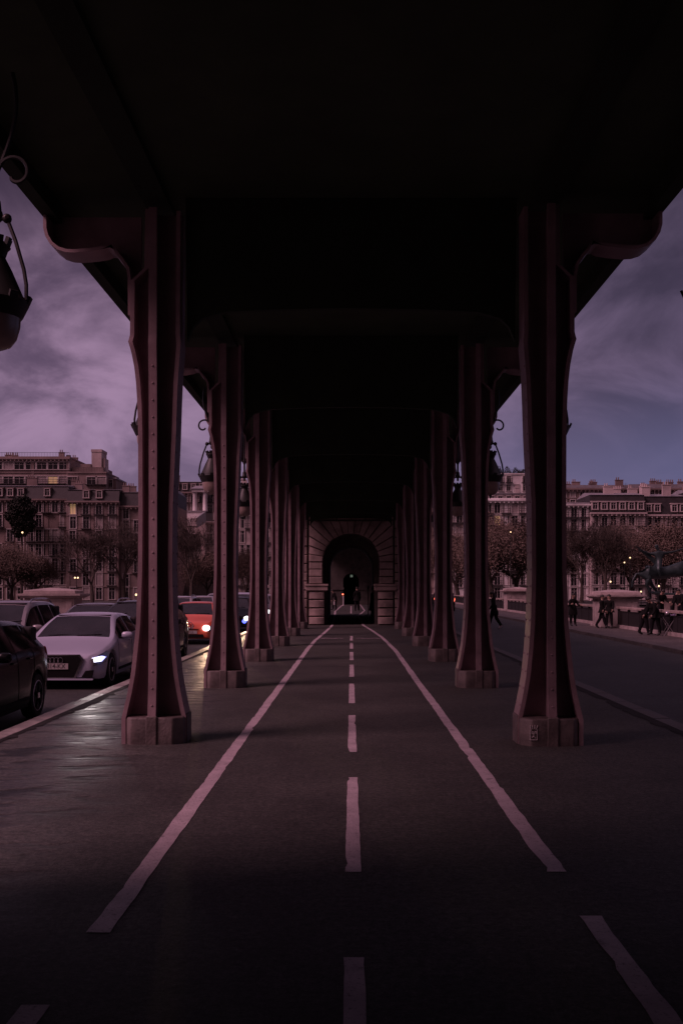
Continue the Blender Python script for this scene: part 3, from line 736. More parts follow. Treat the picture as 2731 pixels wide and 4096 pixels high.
    if emblem == 'rings':
        b = MB()
        for k in range(4):
            c = (-.1125+.075*k, yf-.043, .565*kz); b.tube([(c[0]+.05*math.cos(a), c[1]-.002*(k%2), c[2]+.05*math.sin(a)) for a in [2*math.pi*i/24 for i in range(25)]], .0075, 6, caps=False)
        b.build('badge', M['chrome'], root)
    elif emblem == 'lozenge':
        b = MB(); yy = -L/2+.01; zc_ = .63
        for (x0,z0),(x1,z1) in zip([(0,.1),(.062,0),(0,-.1),(-.062,0)], [(.062,0),(0,-.1),(-.062,0),(0,.1)]):
            b.tube([(x0,yy-.03,zc_+z0),(x1,yy-.03,zc_+z1)], .014, 4)
        b.tube([(.12*math.cos(a), yy-.012, zc_+.13*math.sin(a)) for a in [2*math.pi*i/20 for i in range(21)]], .012, 5, caps=False)
        b.build('badge', M['chrome'], root)
    if detail:
        sa, sc_ = S['ws'][0]+.02, .60
        zd = belt(sa)-.02
        b = MB(); b.b2((-wb(.35)*.9, Y(sa), .35), (wb(.35)*.9, Y(sa)+.42, zd)); b.b2((-wb(.5)*.92, Y(sa)+.42, .28), (wb(.5)*.92, Y(.86), .36)); b.build('dashboard', M['cabin'], root, smooth=0, bevel=.02)
        b = MB(); b.b2((-wb(.6)*.86, Y(.80), .36), (wb(.6)*.86, Y(.86), top(.6)-.12)); b.build('dark_bulkhead', M['cabin'], root, smooth=0, bevel=.04)  # dark box added to block light through the cabin
        b = MB(); b.b2((-wt(.6)*.9, Y(S['ws'][1]+.01), top(.6)-.05), (wt(.6)*.9, Y(.87), top(.6)-.035)); b.build('headlining', M['cabin'], root, smooth=0)
        for sd in (1,-1):
            b = MB(); x = sd*.37*kx; zt_ = top(.6)
            b.loft([[(x+w_*math.cos(a)*.5, Y(.56)+.09*math.sin(a)+dy, z) for a in [2*math.pi*i/12 for i in range(12)]] for z, w_, dy in ((.36,.46,0),(.6,.5,.03),(zt_-.42,.46,.10),(zt_-.36,.2,.11),(zt_-.33,.26,.11),(zt_-.18,.26,.12),(zt_-.15,.16,.12))])
            b.build('seat', M['seat'], root, smooth=50)
        b = MB(); q = (0, Y(S['ws'][1])-.10, top(S['ws'][1])-.10); b.box(q, (.24,.03,.07)); b.tube([(0,q[1],q[2]),(0,q[1]+.05,q[2]+.09)], .012, 6); b.build('rear_view_mirror', M['cabin'], root, smooth=0, bevel=.01)
        b = MB(); xs = .37*kx; b.tube([(xs+.18*math.cos(a), Y(.43)+.06*math.sin(a), zd+.02+.17*math.sin(a)) for a in [2*math.pi*i/20 for i in range(21)]], .014, 6, caps=False); b.build('steering_wheel', M['cabin'], root)
    # rear plate
    if detail:
        p = MB(); p.prism([(-.26,.60),(.26,.60),(.26,.70),(-.26,.70)], 'y', L/2-.01, L/2+.012); p.build('number_plate', M['plate'], root, smooth=0)
    # dashboard-side sticker free: mirror and wiper
    b = MB()
    for x0, x1 in ((-.5,-.02),(.08,.55)):
        s0, s1 = S['ws'][0]+.004, S['ws'][0]+.02
        b.tube([(x0*kx, Y(s0), top(s0)+.026), (x1*kx, Y(s1), top(s1)+.012)], .007, 5)
    b.build('wiper', M['trim'], root)
    return root

P_white = paint('silver_lilac_paint', (.45,.46,.58)); P_grey = paint('warm_grey_paint', (.22,.19,.21)); P_black = mat('black_paint', (.003,.003,.004), .22, 0, .06, 1.5, coat=.12, ior=1.25)
P_orange = paint('orange_paint', (.72,.13,.075)); P_dgrey = paint('dark_grey_paint', (.10,.09,.105)); P_silver = paint('silver_paint', (.50,.46,.50), .35, .2)
P_char = mat('charcoal_paint', (.012,.011,.012), .25, 0, .06, 1.5, coat=.3, ior=1.35)
X1, X2 = -5.56, -7.47
def cary(front, L): return front + L/2
make_car('glossy black hatchback cut off by the left edge, nearest the kerb', 'hatch', (-5.49, 15.6-2.05, ROAD), P_black, 4.1, 1.76, 1.46)
make_car('white hatchback facing us with a hexagonal grille and bright headlights', 'hatch', (X1, cary(18.72, 4.3), ROAD), P_white, 4.3, 1.82, 1.39, lights='led', grille='hex', emblem='rings', plate='I-814-KX')
make_car('grey estate with silver roof rails in the far lane beside the white car', 'suv', (X2, cary(19.0, 4.5), ROAD), P_grey, 4.5, 1.84, 1.63, rails=True)
make_car('dark grey low saloon in the far lane behind the white hatchback', 'hatch', (X2, cary(26.9, 4.3), ROAD), P_dgrey, 4.3, 1.8, 1.46)
make_car('tall black car with roof rails directly behind the white hatchback', 'suv', (-5.5, cary(23.95, 4.45), ROAD), P_char, 4.5, 1.92, 1.58, rails=True)
make_car('small orange car facing us with a headlight on between two columns', 'mini', (-5.45, cary(33.6, 3.6), ROAD), P_orange, 3.6, 1.66, 1.42, lights='bulb', grille='slim', emblem='lozenge', plate='738 LL')
make_car('silver car in the far lane behind the orange car', 'suv', (X2, cary(40.6, 4.4), ROAD), P_silver, 4.4, 1.82, 1.55, rails=True)
bl = make_car('black car with dazzling headlights and a blue fog lamp behind the second column', 'hatch', (-5.25, cary(43., 4.2), ROAD), P_black, 4.2, 1.8, 1.5, lights='bulb')
b = MB(); b.blob((.64, -2.08, .47), (.10,.06,.09), 10, 8); b.build('fog_lamp', M['blue'], bl)
make_car('pale car roof further up the far lane, second behind the orange car', 'hatch', (X2, cary(47.6, 4.2), ROAD), P_silver, 4.2, 1.8, 1.5)
make_car('white tall car in the near lane behind the black car with headlights', 'suv', (X1, cary(49.4, 4.3), ROAD), P_white, 4.3, 1.8, 1.66, detail=False)
make_car('grey car in the far lane, farthest of the roofs above the orange car', 'suv', (X2, cary(54.6, 4.3), ROAD), P_grey, 4.3, 1.8, 1.6, detail=False)
make_car('distant dark car with one headlight visible between the third and fourth columns', 'hatch', (X1+.2, cary(55.5, 4.2), ROAD), P_dgrey, 4.2, 1.8, 1.48, lights='bulb', detail=False)
make_car('pale distant car in the near lane at the end of the queue', 'hatch', (X1, cary(63, 4.2), ROAD), P_silver, 4.2, 1.8, 1.48, detail=False)
make_car('dark car driving away with red tail light on the right carriageway', 'suv', (7.6, 83, ROAD), P_char, 4.3, 1.82, 1.6, facing=-1, tails='lit', group=None)

# ------------------------------------------------------------------ people
def rotx(v, a): return Vector((v.x, v.y*math.cos(a)-v.z*math.sin(a), v.y*math.sin(a)+v.z*math.cos(a)))
def figure(name, label, cat, loc, rz, h=1.72, lean=0., thigh=(0,0), knee=(0,0), arm=((0,.1),(0,.1)), elbow=(.2,.2), headtilt=0., cols=None, hair='short', coat=0, group=None, build=1., spread=.0):
    """body facing -Y. angles: thigh/arm forward positive; knee bends back; arm = (forward, outward)"""
    root = thing(name, label, cat, loc, rz, group); k = h/1.72
    c = dict(skin=M['skin'], top=M['coat'], leg=M['jeans'], shoe=M['shoe_dk'], hair=M['hair']); c.update(cols or {})
    V, E, Rd, Bn = [], [], [], []
    def vert(p, r): V.append(Vector(p)); Rd.append(r); return len(V)-1
    def edge(a, b, m): E.append((a, b)); Bn.append((a, b, m))
    up = lambda v: rotx(v, lean)     # +lean tips towards -Y
    hip = vert((0,0,.93), .135*build)
    base = V[hip]
    def spine(p, r): return vert(base + up(Vector(p)), r)
    wa = spine((0,0,.14), .125*build); ch = spine((0,-.01,.34), .145*build); sh = spine((0,0,.46), .10*build)
    nk = spine((0,-.015,.54), .055); hd_dir = up(rotx(Vector((0,-.02,.085)), headtilt))
    h0 = vert(V[nk]+hd_dir, .075); h1 = vert(V[h0]+up(rotx(Vector((0,-.005,.075)), headtilt)), .098); h2 = vert(V[h1]+up(rotx(Vector((0,.01,.075)), headtilt)), .075)
    edge(hip, wa, 1); edge(wa, ch, 1); edge(ch, sh, 1); edge(sh, nk, 1); edge(nk, h0, 0); edge(h0, h1, 0); edge(h1, h2, 0)
    hands = []
    for i, s in enumerate((-1, 1)):
        hp = vert(base + Vector((s*.095, 0, -.05)), .098*build); edge(hip, hp, 2)
        d = rotx(Vector((s*spread, 0, -1)), -thigh[i]); kn = vert(V[hp]+d*.42, .078); edge(hp, kn, 2)
        d2 = rotx(Vector((s*spread*.5, 0, -1)), -(thigh[i]-knee[i])); mid = vert(V[kn]+d2*.14+Vector((0,.015,0)), .074); an = vert(V[kn]+d2*.40, .056); edge(kn, mid, 2); edge(mid, an, 2)
        fa = (thigh[i]-knee[i])
        he = vert(V[an]+rotx(Vector((0,.03,-.045)), -fa), .043); ft = vert(V[an]+rotx(Vector((s*.01,-.12,-.05)), -fa*.6), .042); to = vert(V[an]+rotx(Vector((s*.015,-.19,-.055)), -fa*.6), .032)
        edge(an, he, 3); edge(an, ft, 3); edge(ft, to, 3)
        S_ = vert(base + up(Vector((s*.165*build, 0, .435))), .075*build); edge(sh, S_, 1)
        f, o = arm[i]
        def ad(a, oo): return up(rotx(Vector((s*math.sin(oo), 0, -math.cos(oo))), -a))
        el = vert(V[S_]+ad(f, o)*.29, .052*build); edge(S_, el, 1)
        wr_ = vert(V[el]+ad(f+elbow[i], o*.3-.05)*.25, .036); edge(el, wr_, 1)
        dh = ad(f+elbow[i]+.1, o*.3-.05); pa = vert(V[wr_]+dh*.085, .034); edge(wr_, pa, 0); hands.append((V[pa].copy(), dh, s))
    zmin = min(V[i].z-Rd[i]*.75 for i in range(len(V)))
    for v in V: v.z -= zmin
    bm = bmesh.new(); bv = [bm.verts.new(v*k) for v in V]; [bm.edges.new((bv[a], bv[b_])) for a, b_ in E]
    me = bpy.data.meshes.new('frame'); bm.to_mesh(me); bm.free()
    o = bpy.data.objects.new('frame', me); COL.objects.link(o)
    md = o.modifiers.new('Skin', 'SKIN'); md.branch_smoothing = .3
    sv = me.skin_vertices[0].data
    for i, r in enumerate(Rd): sv[i].radius = (r*k*1.14, r*k*1.14*(.82 if i in (0,1,2,3) else 1)); sv[i].use_root = (i == 0)
    ss = o.modifiers.new('Sub', 'SUBSURF'); ss.levels = 1; ss.render_levels = 1
    m2 = bpy.data.meshes.new_from_object(o.evaluated_get(bpy.context.evaluated_depsgraph_get())); bpy.data.objects.remove(o); bpy.data.meshes.remove(me)
    m2.name = 'body'; ml = [c['skin'], c['top'], c['leg'], c['shoe']]
    # fingers, nose and ears are joined to the same body mesh
    x = MB(); 
    for hp_, d, s in hands:
        p = Vector(hp_); p.z -= zmin; d = d.normalized(); side = d.cross(Vector((1,0,0)));
        side = side.normalized() if side.length > .1 else Vector((0,1,0)); curl = Vector((-s*1.,0,0))
        for q, ln in zip((-.027,-.009,.009,.027), (.07,.085,.08,.062)):
            a = p+side*q+d*.015; x.tube([a*k, (a+d*ln*.5+curl*.006)*k, (a+d*ln*.8+curl*.03)*k], [.0095*k,.009*k,.0075*k], 5)
        a = p-d*.03+side*.03; x.tube([a*k, (a+side*.03+d*.025)*k, (a+side*.035+d*.06)*k], [.011*k,.01*k,.008*k], 5)
    H = V[h1]; fw = up(rotx(Vector((0,-1,0)), headtilt)); uu = up(rotx(Vector((0,0,1)), headtilt))
    x.tube([(H+fw*.085+uu*.02)*k, (H+fw*.112-uu*.02)*k], [.009*k,.016*k], 6)
    for s in (-1,1): x.blob(tuple((H+Vector((s*.092,0,0))-uu*.01)*k), (.014*k,.02*k,.03*k), 6, 5)
    bm = bmesh.new(); bm.from_mesh(m2)
    vs = [bm.verts.new(p) for p in x.v]
    for f in x.f:
        try: bm.faces.new([vs[i] for i in f])
        except ValueError: pass
    n0 = len(m2.vertices)
    bm.faces.ensure_lookup_table()
    segs = [(V[a]*k, V[b_]*k, mm) for a, b_, mm in Bn]
    for f in bm.faces:
        if f.verts[0].index >= n0: f.material_index = 0; continue
        cc = f.calc_center_median(); best = (9, 0)
        for a, b_, mm in segs:
            ab = b_-a; t = max(0, min(1, (cc-a).dot(ab)/max(ab.length_squared, 1e-9))); dd = (cc-a-ab*t).length
            if dd < best[0]: best = (dd, mm)
        f.material_index = best[1]
    bm.to_mesh(m2); bm.free(); link('body', m2, ml, root, 60)
    b = MB(); hc = (H-fw*.015+uu*.03)*k
    b.blob(tuple(hc), (.106*k,.108*k,.105*k), 12, 8)
    if hair == 'long':
        bk = H-fw*.06
        b.tube([tuple((bk+uu*.05)*k), tuple((bk-uu*.08-fw*.02)*k), tuple((bk-uu*.22-fw*.03)*k), tuple((bk-uu*.30-fw*.02)*k)], [.08*k,.095*k,.085*k,.03*k], 10)
    b.build('hair', c['hair'], root, smooth=60)
    if coat:
        b = MB(); zb = V[hip].z - coat; zt_ = V[wa].z+.05; pw = V[hip]
        b.loft([[((pw.x+w_*math.cos(a)*build)*k, (pw.y+w_*.75*math.sin(a)+dy)*k, z_*k) for a in [2*math.pi*i/14 for i in range(14)]] for z_, w_, dy in ((zt_,.15,0),(V[hip].z,.20,0),(V[hip].z-coat*.5,.235,0),(zb,.26,.01))])
        b.build('coat_skirt', c['top'], root, smooth=60)
    return root
def bag(label, p, d, m, cat='bag', name='handbag'):
    t = thing(name, label, cat, p); b = MB(); b.box((0,0,0), d); b.build('body', m, t, smooth=0, bevel=.03)
    b = MB(); b.tube([(0,-d[1]*.35,d[2]/2),(0,-d[1]*.25,d[2]/2+.16),(0,d[1]*.25,d[2]/2+.16),(0,d[1]*.35,d[2]/2)], .012, 6); b.build('strap', m, t)
    return t
W = M['coat']
figure('person', 'person in a dark coat and white shoes walking across the right road', 'person', (wx(1134,46.5), 46.5, ROAD), R(-90), 1.72, lean=.10, thigh=(.35,-.25), knee=(.1,.35), arm=((-.2,.1),(.35,.1)), elbow=(.3,.5), cols=dict(shoe=M['shoe']), hair='long', coat=.25)
figure('person', 'person in a knee length dark coat standing alone on the right pavement', 'person', (wx(1315,47), 47, PAVE), R(15), 1.50, thigh=(.06,-.06), arm=((.45,.35),(.35,.35)), elbow=(1.25,1.2), headtilt=.15, coat=.35, spread=.09, hair='long')
figure('person', 'person in dark clothes striding, left of the pair by the right pedestal', 'person', (wx(1381,44.4), 44.4, PAVE), R(60), 1.46, thigh=(.35,-.3), knee=(.05,.25), arm=((.3,.15),(-.3,.15)), elbow=(.4,.4), coat=.12, build=1.12)
figure('person', 'person in dark clothes standing, right of the pair by the right pedestal', 'person', (wx(1398,44.2), 44.2, PAVE), R(-30), 1.46, thigh=(.05,-.05), arm=((.2,.2),(.3,.2)), elbow=(.6,.6), coat=.12, build=1.15, spread=.05)
figure('person', 'person bending forward on the right pavement beside the folding frame', 'person', (wx(1478,38.2), 38.2, PAVE), R(80), 1.50, lean=.75, thigh=(.25,-.15), knee=(.1,.2), arm=((.5,.1),(.7,.1)), elbow=(.5,.4), headtilt=.3, build=1.2, coat=.1, spread=.12)
figure('person', 'broad backed person leaning toward the folding frame at the right', 'person', (wx(1504,37.6), 37.6, PAVE), R(-70), 1.5, lean=.45, thigh=(.2,-.1), knee=(.15,.1), arm=((.6,.15),(.6,.15)), elbow=(.5,.5), headtilt=.2, build=1.35, coat=.2, spread=.12)
figure('person', 'person looking down behind the parapet, left of the lilac cloth', 'person', (wx(1516,49.5), 49.5, .0), R(20), 1.62, lean=.15, arm=((.5,.2),(.5,.2)), elbow=(.9,.9), headtilt=.5, build=1.25)
figure('person', 'person leaning in behind the parapet, just above the lilac cloth', 'person', (wx(1543,50.2), 50.2, .0), R(60), 1.60, lean=.35, arm=((.6,.2),(.6,.2)), elbow=(.4,.4), headtilt=.3, build=1.05)
figure('person', 'person at the right edge of the photo behind the parapet', 'person', (wx(1562,49.2), 49.2, .0), R(-60), 1.62, lean=.2, arm=((.4,.2),(.4,.2)), elbow=(.7,.7), build=1.2)
figure('person', 'person in long dark clothes walking through the dark arch', 'person', (wx(819.5,72.3), 72.3, 0), R(170), 1.72, thigh=(.2,-.15), knee=(.05,.1), arm=((.2,.15),(-.15,.15)), elbow=(.35,.3), coat=.2, build=1.05)
figure('person', 'bulky dark person standing against the right wall of the arch', 'person', (wx(856,50.5), 50.5, 0), R(100), 1.70, arm=((.3,.2),(.3,.2)), elbow=(.6,.6), coat=.4, build=1.25)
figure('person', 'person crouching by the left wall of the arch with a white bag', 'person', (wx(771,74), 74, 0), R(-60), 1.6, lean=.4, thigh=(.5,.2), knee=(.5,.4), arm=((.5,.1),(.3,.1)), elbow=(.2,.2))
bag('small white bag hanging beside the crouching person in the arch', (wx(767.5,73.2), 73.2, wz(1386,73.2)), (.10,.2,.26), M['shoe'])
bag('dark handbag at the hip of the person crossing the right road', (wx(1138,46.2), 46.2, wz(1408,46.2)), (.2,.3,.22), W)
lc = MB()
lc.loft([[(w_*math.cos(a)+dx, .06*math.sin(a), z) for a in [2*math.pi*i/10 for i in range(10)]] for z, w_, dx in ((-.33,.07,.02),(-.1,.13,.0),(.08,.17,0),(.2,.16,.01))])
o = lc.build('cloth_bundle', M['lilac'], smooth=60); tag(o, 'pale lilac cloth held up between two people behind the parapet', 'cloth'); o.location = at(1543, 1413, 48.6)
ff = thing('folding_frame', 'folding stand with crossed pale legs beside the bending people', 'stand', (wx(1538, 37.2), 37.2, PAVE))
for n_, p in (('leg', ((-.22,0,.42),(.16,.0,.02))), ('leg', ((.16,0,.42),(-.18,.03,.0))), ('leg', ((-.2,.35,.42),(.16,.35,.02))), ('leg', ((.18,.35,.42),(-.18,.38,.0)))):
    b = MB(); b.tube([(x*1.2, y, z*1.35+.12 if z > .2 else z) for x, y, z in p], .018, 6); b.build('leg', M['silver'], ff)
b = MB(); b.box((0,.17,.72), (.5,.42,.03)); b.build('top', M['jeans'], ff, smooth=0)
o = MB(); o.blob((0,0,0), (.12,.1,.1), 8, 6, 0, .2, rnd); o.blob((.16,.05,.02), (.1,.08,.06), 8, 6); o = o.build('wares', M['silver'], smooth=50); o.location = (wx(1536,37.2), 37.4, PAVE+.83); tag(o, 'small pale goods laid on the folding stand', 'goods')

# ------------------------------------------------------------------ statue
SY = 52.; sx = wx(1542, SY)
st_ = thing('statue', 'green bronze statue of a rider with outstretched arms on a rearing horse', 'statue', (sx, SY, 0))
def skin_mesh(name, V, E, Rr, m, parent, sub=2):
    bm = bmesh.new(); bv = [bm.verts.new(v) for v in V]; [bm.edges.new((bv[a], bv[b_])) for a, b_ in E]
    me = bpy.data.meshes.new('frame'); bm.to_mesh(me); bm.free(); o = bpy.data.objects.new('frame', me); COL.objects.link(o)
    o.modifiers.new('Skin', 'SKIN'); sv = me.skin_vertices[0].data
    for i, r in enumerate(Rr): sv[i].radius = (r, r) if not isinstance(r, tuple) else r; sv[i].use_root = (i == 0)
    s = o.modifiers.new('Sub', 'SUBSURF'); s.levels = s.render_levels = sub
    m2 = bpy.data.meshes.new_from_object(o.evaluated_get(bpy.context.evaluated_depsgraph_get())); bpy.data.objects.remove(o); bpy.data.meshes.remove(me); m2.name = name
    return link(name, m2, m, parent, 60)
def sw(px, py, dy=0): return (wx(px, SY)-sx, dy, wz(py, SY))
hV = [sw(1500,1318), sw(1475,1313), sw(1530,1315), sw(1560,1306), sw(1585,1290), sw(1605,1268), sw(1622,1262), sw(1640,1276),
      sw(1487,1330,-.15), sw(1482,1345,-.15), sw(1492,1362,-.15), sw(1490,1330,.2), sw(1500,1346,.2), sw(1512,1362,.2),
      sw(1566,1318,-.2), sw(1590,1316,-.2), sw(1588,1336,-.2), sw(1562,1318,.2), sw(1600,1308,.2), sw(1610,1326,.2), sw(1462,1316), sw(1452,1334), sw(1450,1350)]
hE = [(0,1),(0,2),(2,3),(3,4),(4,5),(5,6),(6,7),(1,8),(8,9),(9,10),(1,11),(11,12),(12,13),(3,14),(14,15),(15,16),(3,17),(17,18),(18,19),(1,20),(20,21),(21,22)]
hR = [.36,.34,.34,.33,.22,.17,.16,.09,.18,.09,.07,.18,.09,.07,.15,.08,.06,.15,.08,.06,.06,.07,.04]
skin_mesh('horse', hV, hE, hR, M['bronze'], st_)
rV = [sw(1512,1294,-.1), sw(1511,1284,-.1), sw(1511,1272,-.1), sw(1511,1266,-.1), sw(1505,1257,-.1), sw(1505,1250,-.1),
      sw(1490,1272,-.1), sw(1474,1266,-.15), sw(1456,1254,-.2), sw(1531,1270,-.1), sw(1550,1266,-.1), sw(1572,1258,-.1), sw(1505,1308,-.45), sw(1512,1326,-.4), sw(1505,1308,.35), sw(1512,1326,.35)]
rE = [(0,1),(1,2),(2,3),(3,4),(4,5),(2,6),(6,7),(7,8),(2,9),(9,10),(10,11),(0,12),(12,13),(0,14),(14,15)]
rR = [.19,.15,.16,.065,.10,.12,.06,.042,.02,.065,.045,.04,.12,.06,.12,.06]
skin_mesh('rider', rV, rE, rR, M['bronze'], st_)
b = MB(); secs = []
for i in range(9):
    t = i/8; a = Vector(sw(1466+44*t, 1264+30*t*t, .0)); w_ = .03+.20*math.sin(math.pi*t*.75); secs.append([tuple(a+Vector((0,-.06,.0))), tuple(a+Vector((-.1*t,-.02,-w_))), tuple(a+Vector((0,.06,-w_*.9))), tuple(a+Vector((0,.05,.02)))])
b.loft(secs); b.build('drapery', M['bronze'], st_, smooth=60)
b = MB(); b.b2((-.9,-.7,-.3),(.9,.7,.1)); b.b2((-.7,-.5,.1),(.7,.5,1.15)); b.b2((-.85,-.62,1.15),(.85,.62,1.32)); b.build('base', M['stone'], st_, smooth=0, bevel=.02)
hm = MB(); hm.tube([(.55,-.2,1.3), sw(1500,1362,-.15), sw(1494,1360,-.15)], .08, 6)
hm.build('support', M['bronze'], st_)
tb = sheet('belvedere', 12.2, 26, 47.3, 76, PAVE+.1, M['pave'], .7)
# ------------------------------------------------------------------ buildings
def win_meshes(w, h):
    b = MB()
    for s in (-1, 1): b.b2((s*w/2, -.12, 0), (s*(w/2+.14), .05, h+.12))
    b.b2((-w/2-.14, -.14, h+.122), (w/2+.14, .05, h+.3)); b.b2((-w/2-.2, -.2, -.14), (w/2+.2, .05, -.003))
    b.b2((-.035, -.03, .003), (.035, .04, h-.003)); b.b2((-w/2+.003, -.028, h*.74), (-.037, .04, h*.74+.05)); b.b2((.037, -.028, h*.74), (w/2-.003, .04, h*.74+.05))
    for s in (-1, 1): b.b2((s*(w/2-.07), -.027, .003), (s*(w/2-.003), .04, h-.003))
    f = b.build('window', M['wframe'], smooth=0); me = f.data; bpy.data.objects.remove(f)
    b = MB(); b.b2((-w/2, .0, 0), (w/2, .035, h)); p = b.build('pane', M['pane'], smooth=0); pm = p.data; bpy.data.objects.remove(p)
    pl = pm.copy(); pl.materials.clear(); pl.materials.append(M['lit'])
    b = MB(); n = max(6, int(w/.2)); ww = w/2+.35
    b.b2((-ww, -.62, -.20), (ww, 0, -.05)); b.b2((-ww, -.6, .85), (ww, -.55, .92)); b.b2((-ww, -.6, .02), (ww, -.56, .06))
    for i in range(n+1):
        x = -ww+.02 + (2*ww-.04)*i/n; b.b2((x-.018, -.59, -.05), (x+.018, -.562, .85))
    for i in range(n): x = -ww+.02+(2*ww-.04)*(i+.5)/n; b.box((x, -.575, .42), (.13, .02, .13), ry=.78)
    o = b.build('balcony', M['iron_rail'], smooth=0); bmn = o.data; bpy.data.objects.remove(o)
    return me, pm, pl, bmn
WM = {k: win_meshes(*k) for k in ((1.25, 2.3), (1.1, 1.5), (2.2, 1.5), (1.0, 1.25))}
WB = {}
M['blind'] = mat('closed_blind', (.34,.29,.29), .8, 0, .2, 1.5)
for k_, v_ in WM.items():
    q_ = v_[1].copy(); q_.materials.clear(); q_.materials.append(M['blind']); WB[k_] = q_
WALLS = {}
def wallmat(c):
    if c not in WALLS: WALLS[c] = mat('facade_stone', c, .85, 0, .38, .22, .3, 3, detail=8)
    return WALLS[c]
def building(label, x0, x1, Y, z0, zt, depth, nf, nw, col, roof='mansard', rh=3.4, key=(1.25,2.3), lit=(), balc='some', dormers=True, chim=2, cat='building', seed=0, rz=0, cornice=True, group=None, skip=()):
    r = random.Random(seed); t = thing('apartment_building', label, cat, ((x0+x1)/2, Y, z0), rz, group)
    w = x1-x0; H = zt-z0; wm = wallmat(col)
    b = MB(); b.b2((-w/2, 0, -3), (w/2, depth, H)); fh = H/nf
    for i in range(1, nf):
        if cornice: b.b2((-w/2-.03, -.16, i*fh-.14), (w/2+.03, -.003, i*fh+.06))
    np_ = max(2, nw//3)
    for i in range(np_+1 if cornice else 0):
        x = -w/2+.35+(w-.7)*i/np_; b.b2((x-.32, -.09, .003), (x+.32, -.002, H-.72))
    b.build('wall', wm, t, smooth=0)
    if cornice:
        b = MB(); b.b2((-w/2-.2, -.7, H-.32), (w/2+.2, -.002, H+.0)); b.b2((-w/2-.1, -.4, H-.6), (w/2+.1, -.003, H-.323))
        n = int(w/.9)
        for i in range(n): x = -w/2+.4+(w-.8)*i/max(1,n-1); b.b2((x-.12, -.62, H-.70), (x+.12, -.004, H-.325))
        b.build('cornice', wm, t, smooth=0)
    me, pm, pl, bmn = WM[key]
    for i in range(nf):
        for j in range(nw):
            if (i, j) in skip or (r.random() < .07 and (i, j) not in lit): continue
            x = -w/2 + w*(j+.5)/nw + r.uniform(-.05,.05); z = i*fh + (fh-key[1])*.38
            o = bpy.data.objects.new('window', me); COL.objects.link(o); o.parent = t; o.location = (x, -.045, z)
            q = bpy.data.objects.new('pane', pl if (i, j) in lit else (pm if r.random() > .16 else WB[key])); COL.objects.link(q); q.parent = o
            if (i, j) in lit: tag(q, 'lit warm yellow pane')
            if balc == 'all' or (balc == 'some' and r.random() < .6) or (isinstance(balc, tuple) and i in balc):
                if i > 0:
                    q = bpy.data.objects.new('balcony', bmn); COL.objects.link(q); q.parent = t; q.location = (x, -.10, z)
    if roof == 'mansard':
        b = MB(); a = .9
        b.loft([[(-w/2, .1, H+.003), (w/2, .1, H+.003), (w/2, depth, H+.003), (-w/2, depth, H+.003)], [(-w/2, a, H+rh*.8), (w/2, a, H+rh*.8), (w/2, depth-a, H+rh*.8), (-w/2, depth-a, H+rh*.8)]])
        rf = b.build('roof', M['slate'], t, smooth=0)
        b = MB(); b.loft([[(-w/2-.05, a-.2, H+rh*.8+.003), (w/2+.05, a-.2, H+rh*.8+.003), (w/2+.05, depth-a, H+rh*.8+.003), (-w/2-.05, depth-a, H+rh*.8+.003)], [(-w/2+.2, depth*.45, H+rh), (w/2-.2, depth*.45, H+rh), (w/2-.2, depth*.55, H+rh), (-w/2+.2, depth*.55, H+rh)]])
        b.build('ridge_cap', M['zinc'], rf, smooth=0)
        if dormers:
            me2, pm2, pl2, _ = WM[(1.0,1.25)]
            for j in range(nw):
                if r.random() < (.12 if x0 > 0 else .42): continue
                x = -w/2 + w*(j+.5)/nw
                b = MB(); b.b2((x-.72, .12, H+.5), (x+.72, 1.4, H+2.2)); b.b2((x-.86, -.05, H+2.203), (x+.86, 1.5, H+2.38))
                d = b.build('dormer', wm, t, smooth=0)
                o = bpy.data.objects.new('window', me2); COL.objects.link(o); o.parent = d; o.location = (x, .10, H+.72)
                q = bpy.data.objects.new('pane', pl2 if ('d', j) in lit else pm2); COL.objects.link(q); q.parent = d; q.location = (x, .10, H+.72)
    else:
        b = MB(); b.b2((-w/2-.15, -.2, H+.003), (w/2+.15, depth+.1, H+.35)); b.b2((-w/2+.6, 1.5, H+.353), (w/2-.6, depth-1, H+.353+rh)) if rh > .5 else None
        rf = b.build('roof', wm if roof == 'terrace' else M['zinc'], t, smooth=0)
        if roof == 'terrace':
            b = MB(); n = int(w/.35); b.b2((-w/2, -.12, H+1.2), (w/2, -.07, H+1.27))
            for i in range(n+1): x = -w/2 + w*i/n; b.b2((x-.02, -.115, H+.36), (x+.02, -.075, H+1.2))
            b.build('railing', M['iron_rail'], t, smooth=0)
    for c in range(chim):
        x = r.uniform(-w/2+.8, w/2-.8) if c else (-w/2+.7 if r.random() < .5 else w/2-.7); hh = H+rh+r.uniform(.5,1.6); yy = r.uniform(1.2, depth*.55)
        b = MB(); cw = r.uniform(.5,1.1); b.b2((x-cw, yy, H+rh*.4), (x+cw, yy+.7, hh)); b.b2((x-cw-.08, yy-.08, hh+.003), (x+cw+.08, yy+.78, hh+.15))
        for k in range(r.randint(2,4)):
            xx = x-cw+.25+k*.45
            if xx < x+cw: b.lathe([(.14,hh+.153),(.11,hh+.75)], (xx, yy+.35, 0), 8)
        b.build('chimney', wm, rf, smooth=30)
    if seed % 2 == 0:
        b = MB(); x = r.uniform(-w/3, w/3); zz = H+rh; b.tube([(x,depth*.5,zz-.5),(x,depth*.5,zz+2.2)], .03, 5)
        for k in range(4): b.tube([(x-.5,depth*.5,zz+1.2+.25*k),(x+.5,depth*.5,zz+1.2+.25*k)], .018, 4)
        b.build('antenna', M['iron_rail'], t)
    return t
D0 = 205.
X = lambda p, Y=D0: wx(p, Y)
Zt = lambda p, Y=D0: wz(p, Y)
GZ = -.9
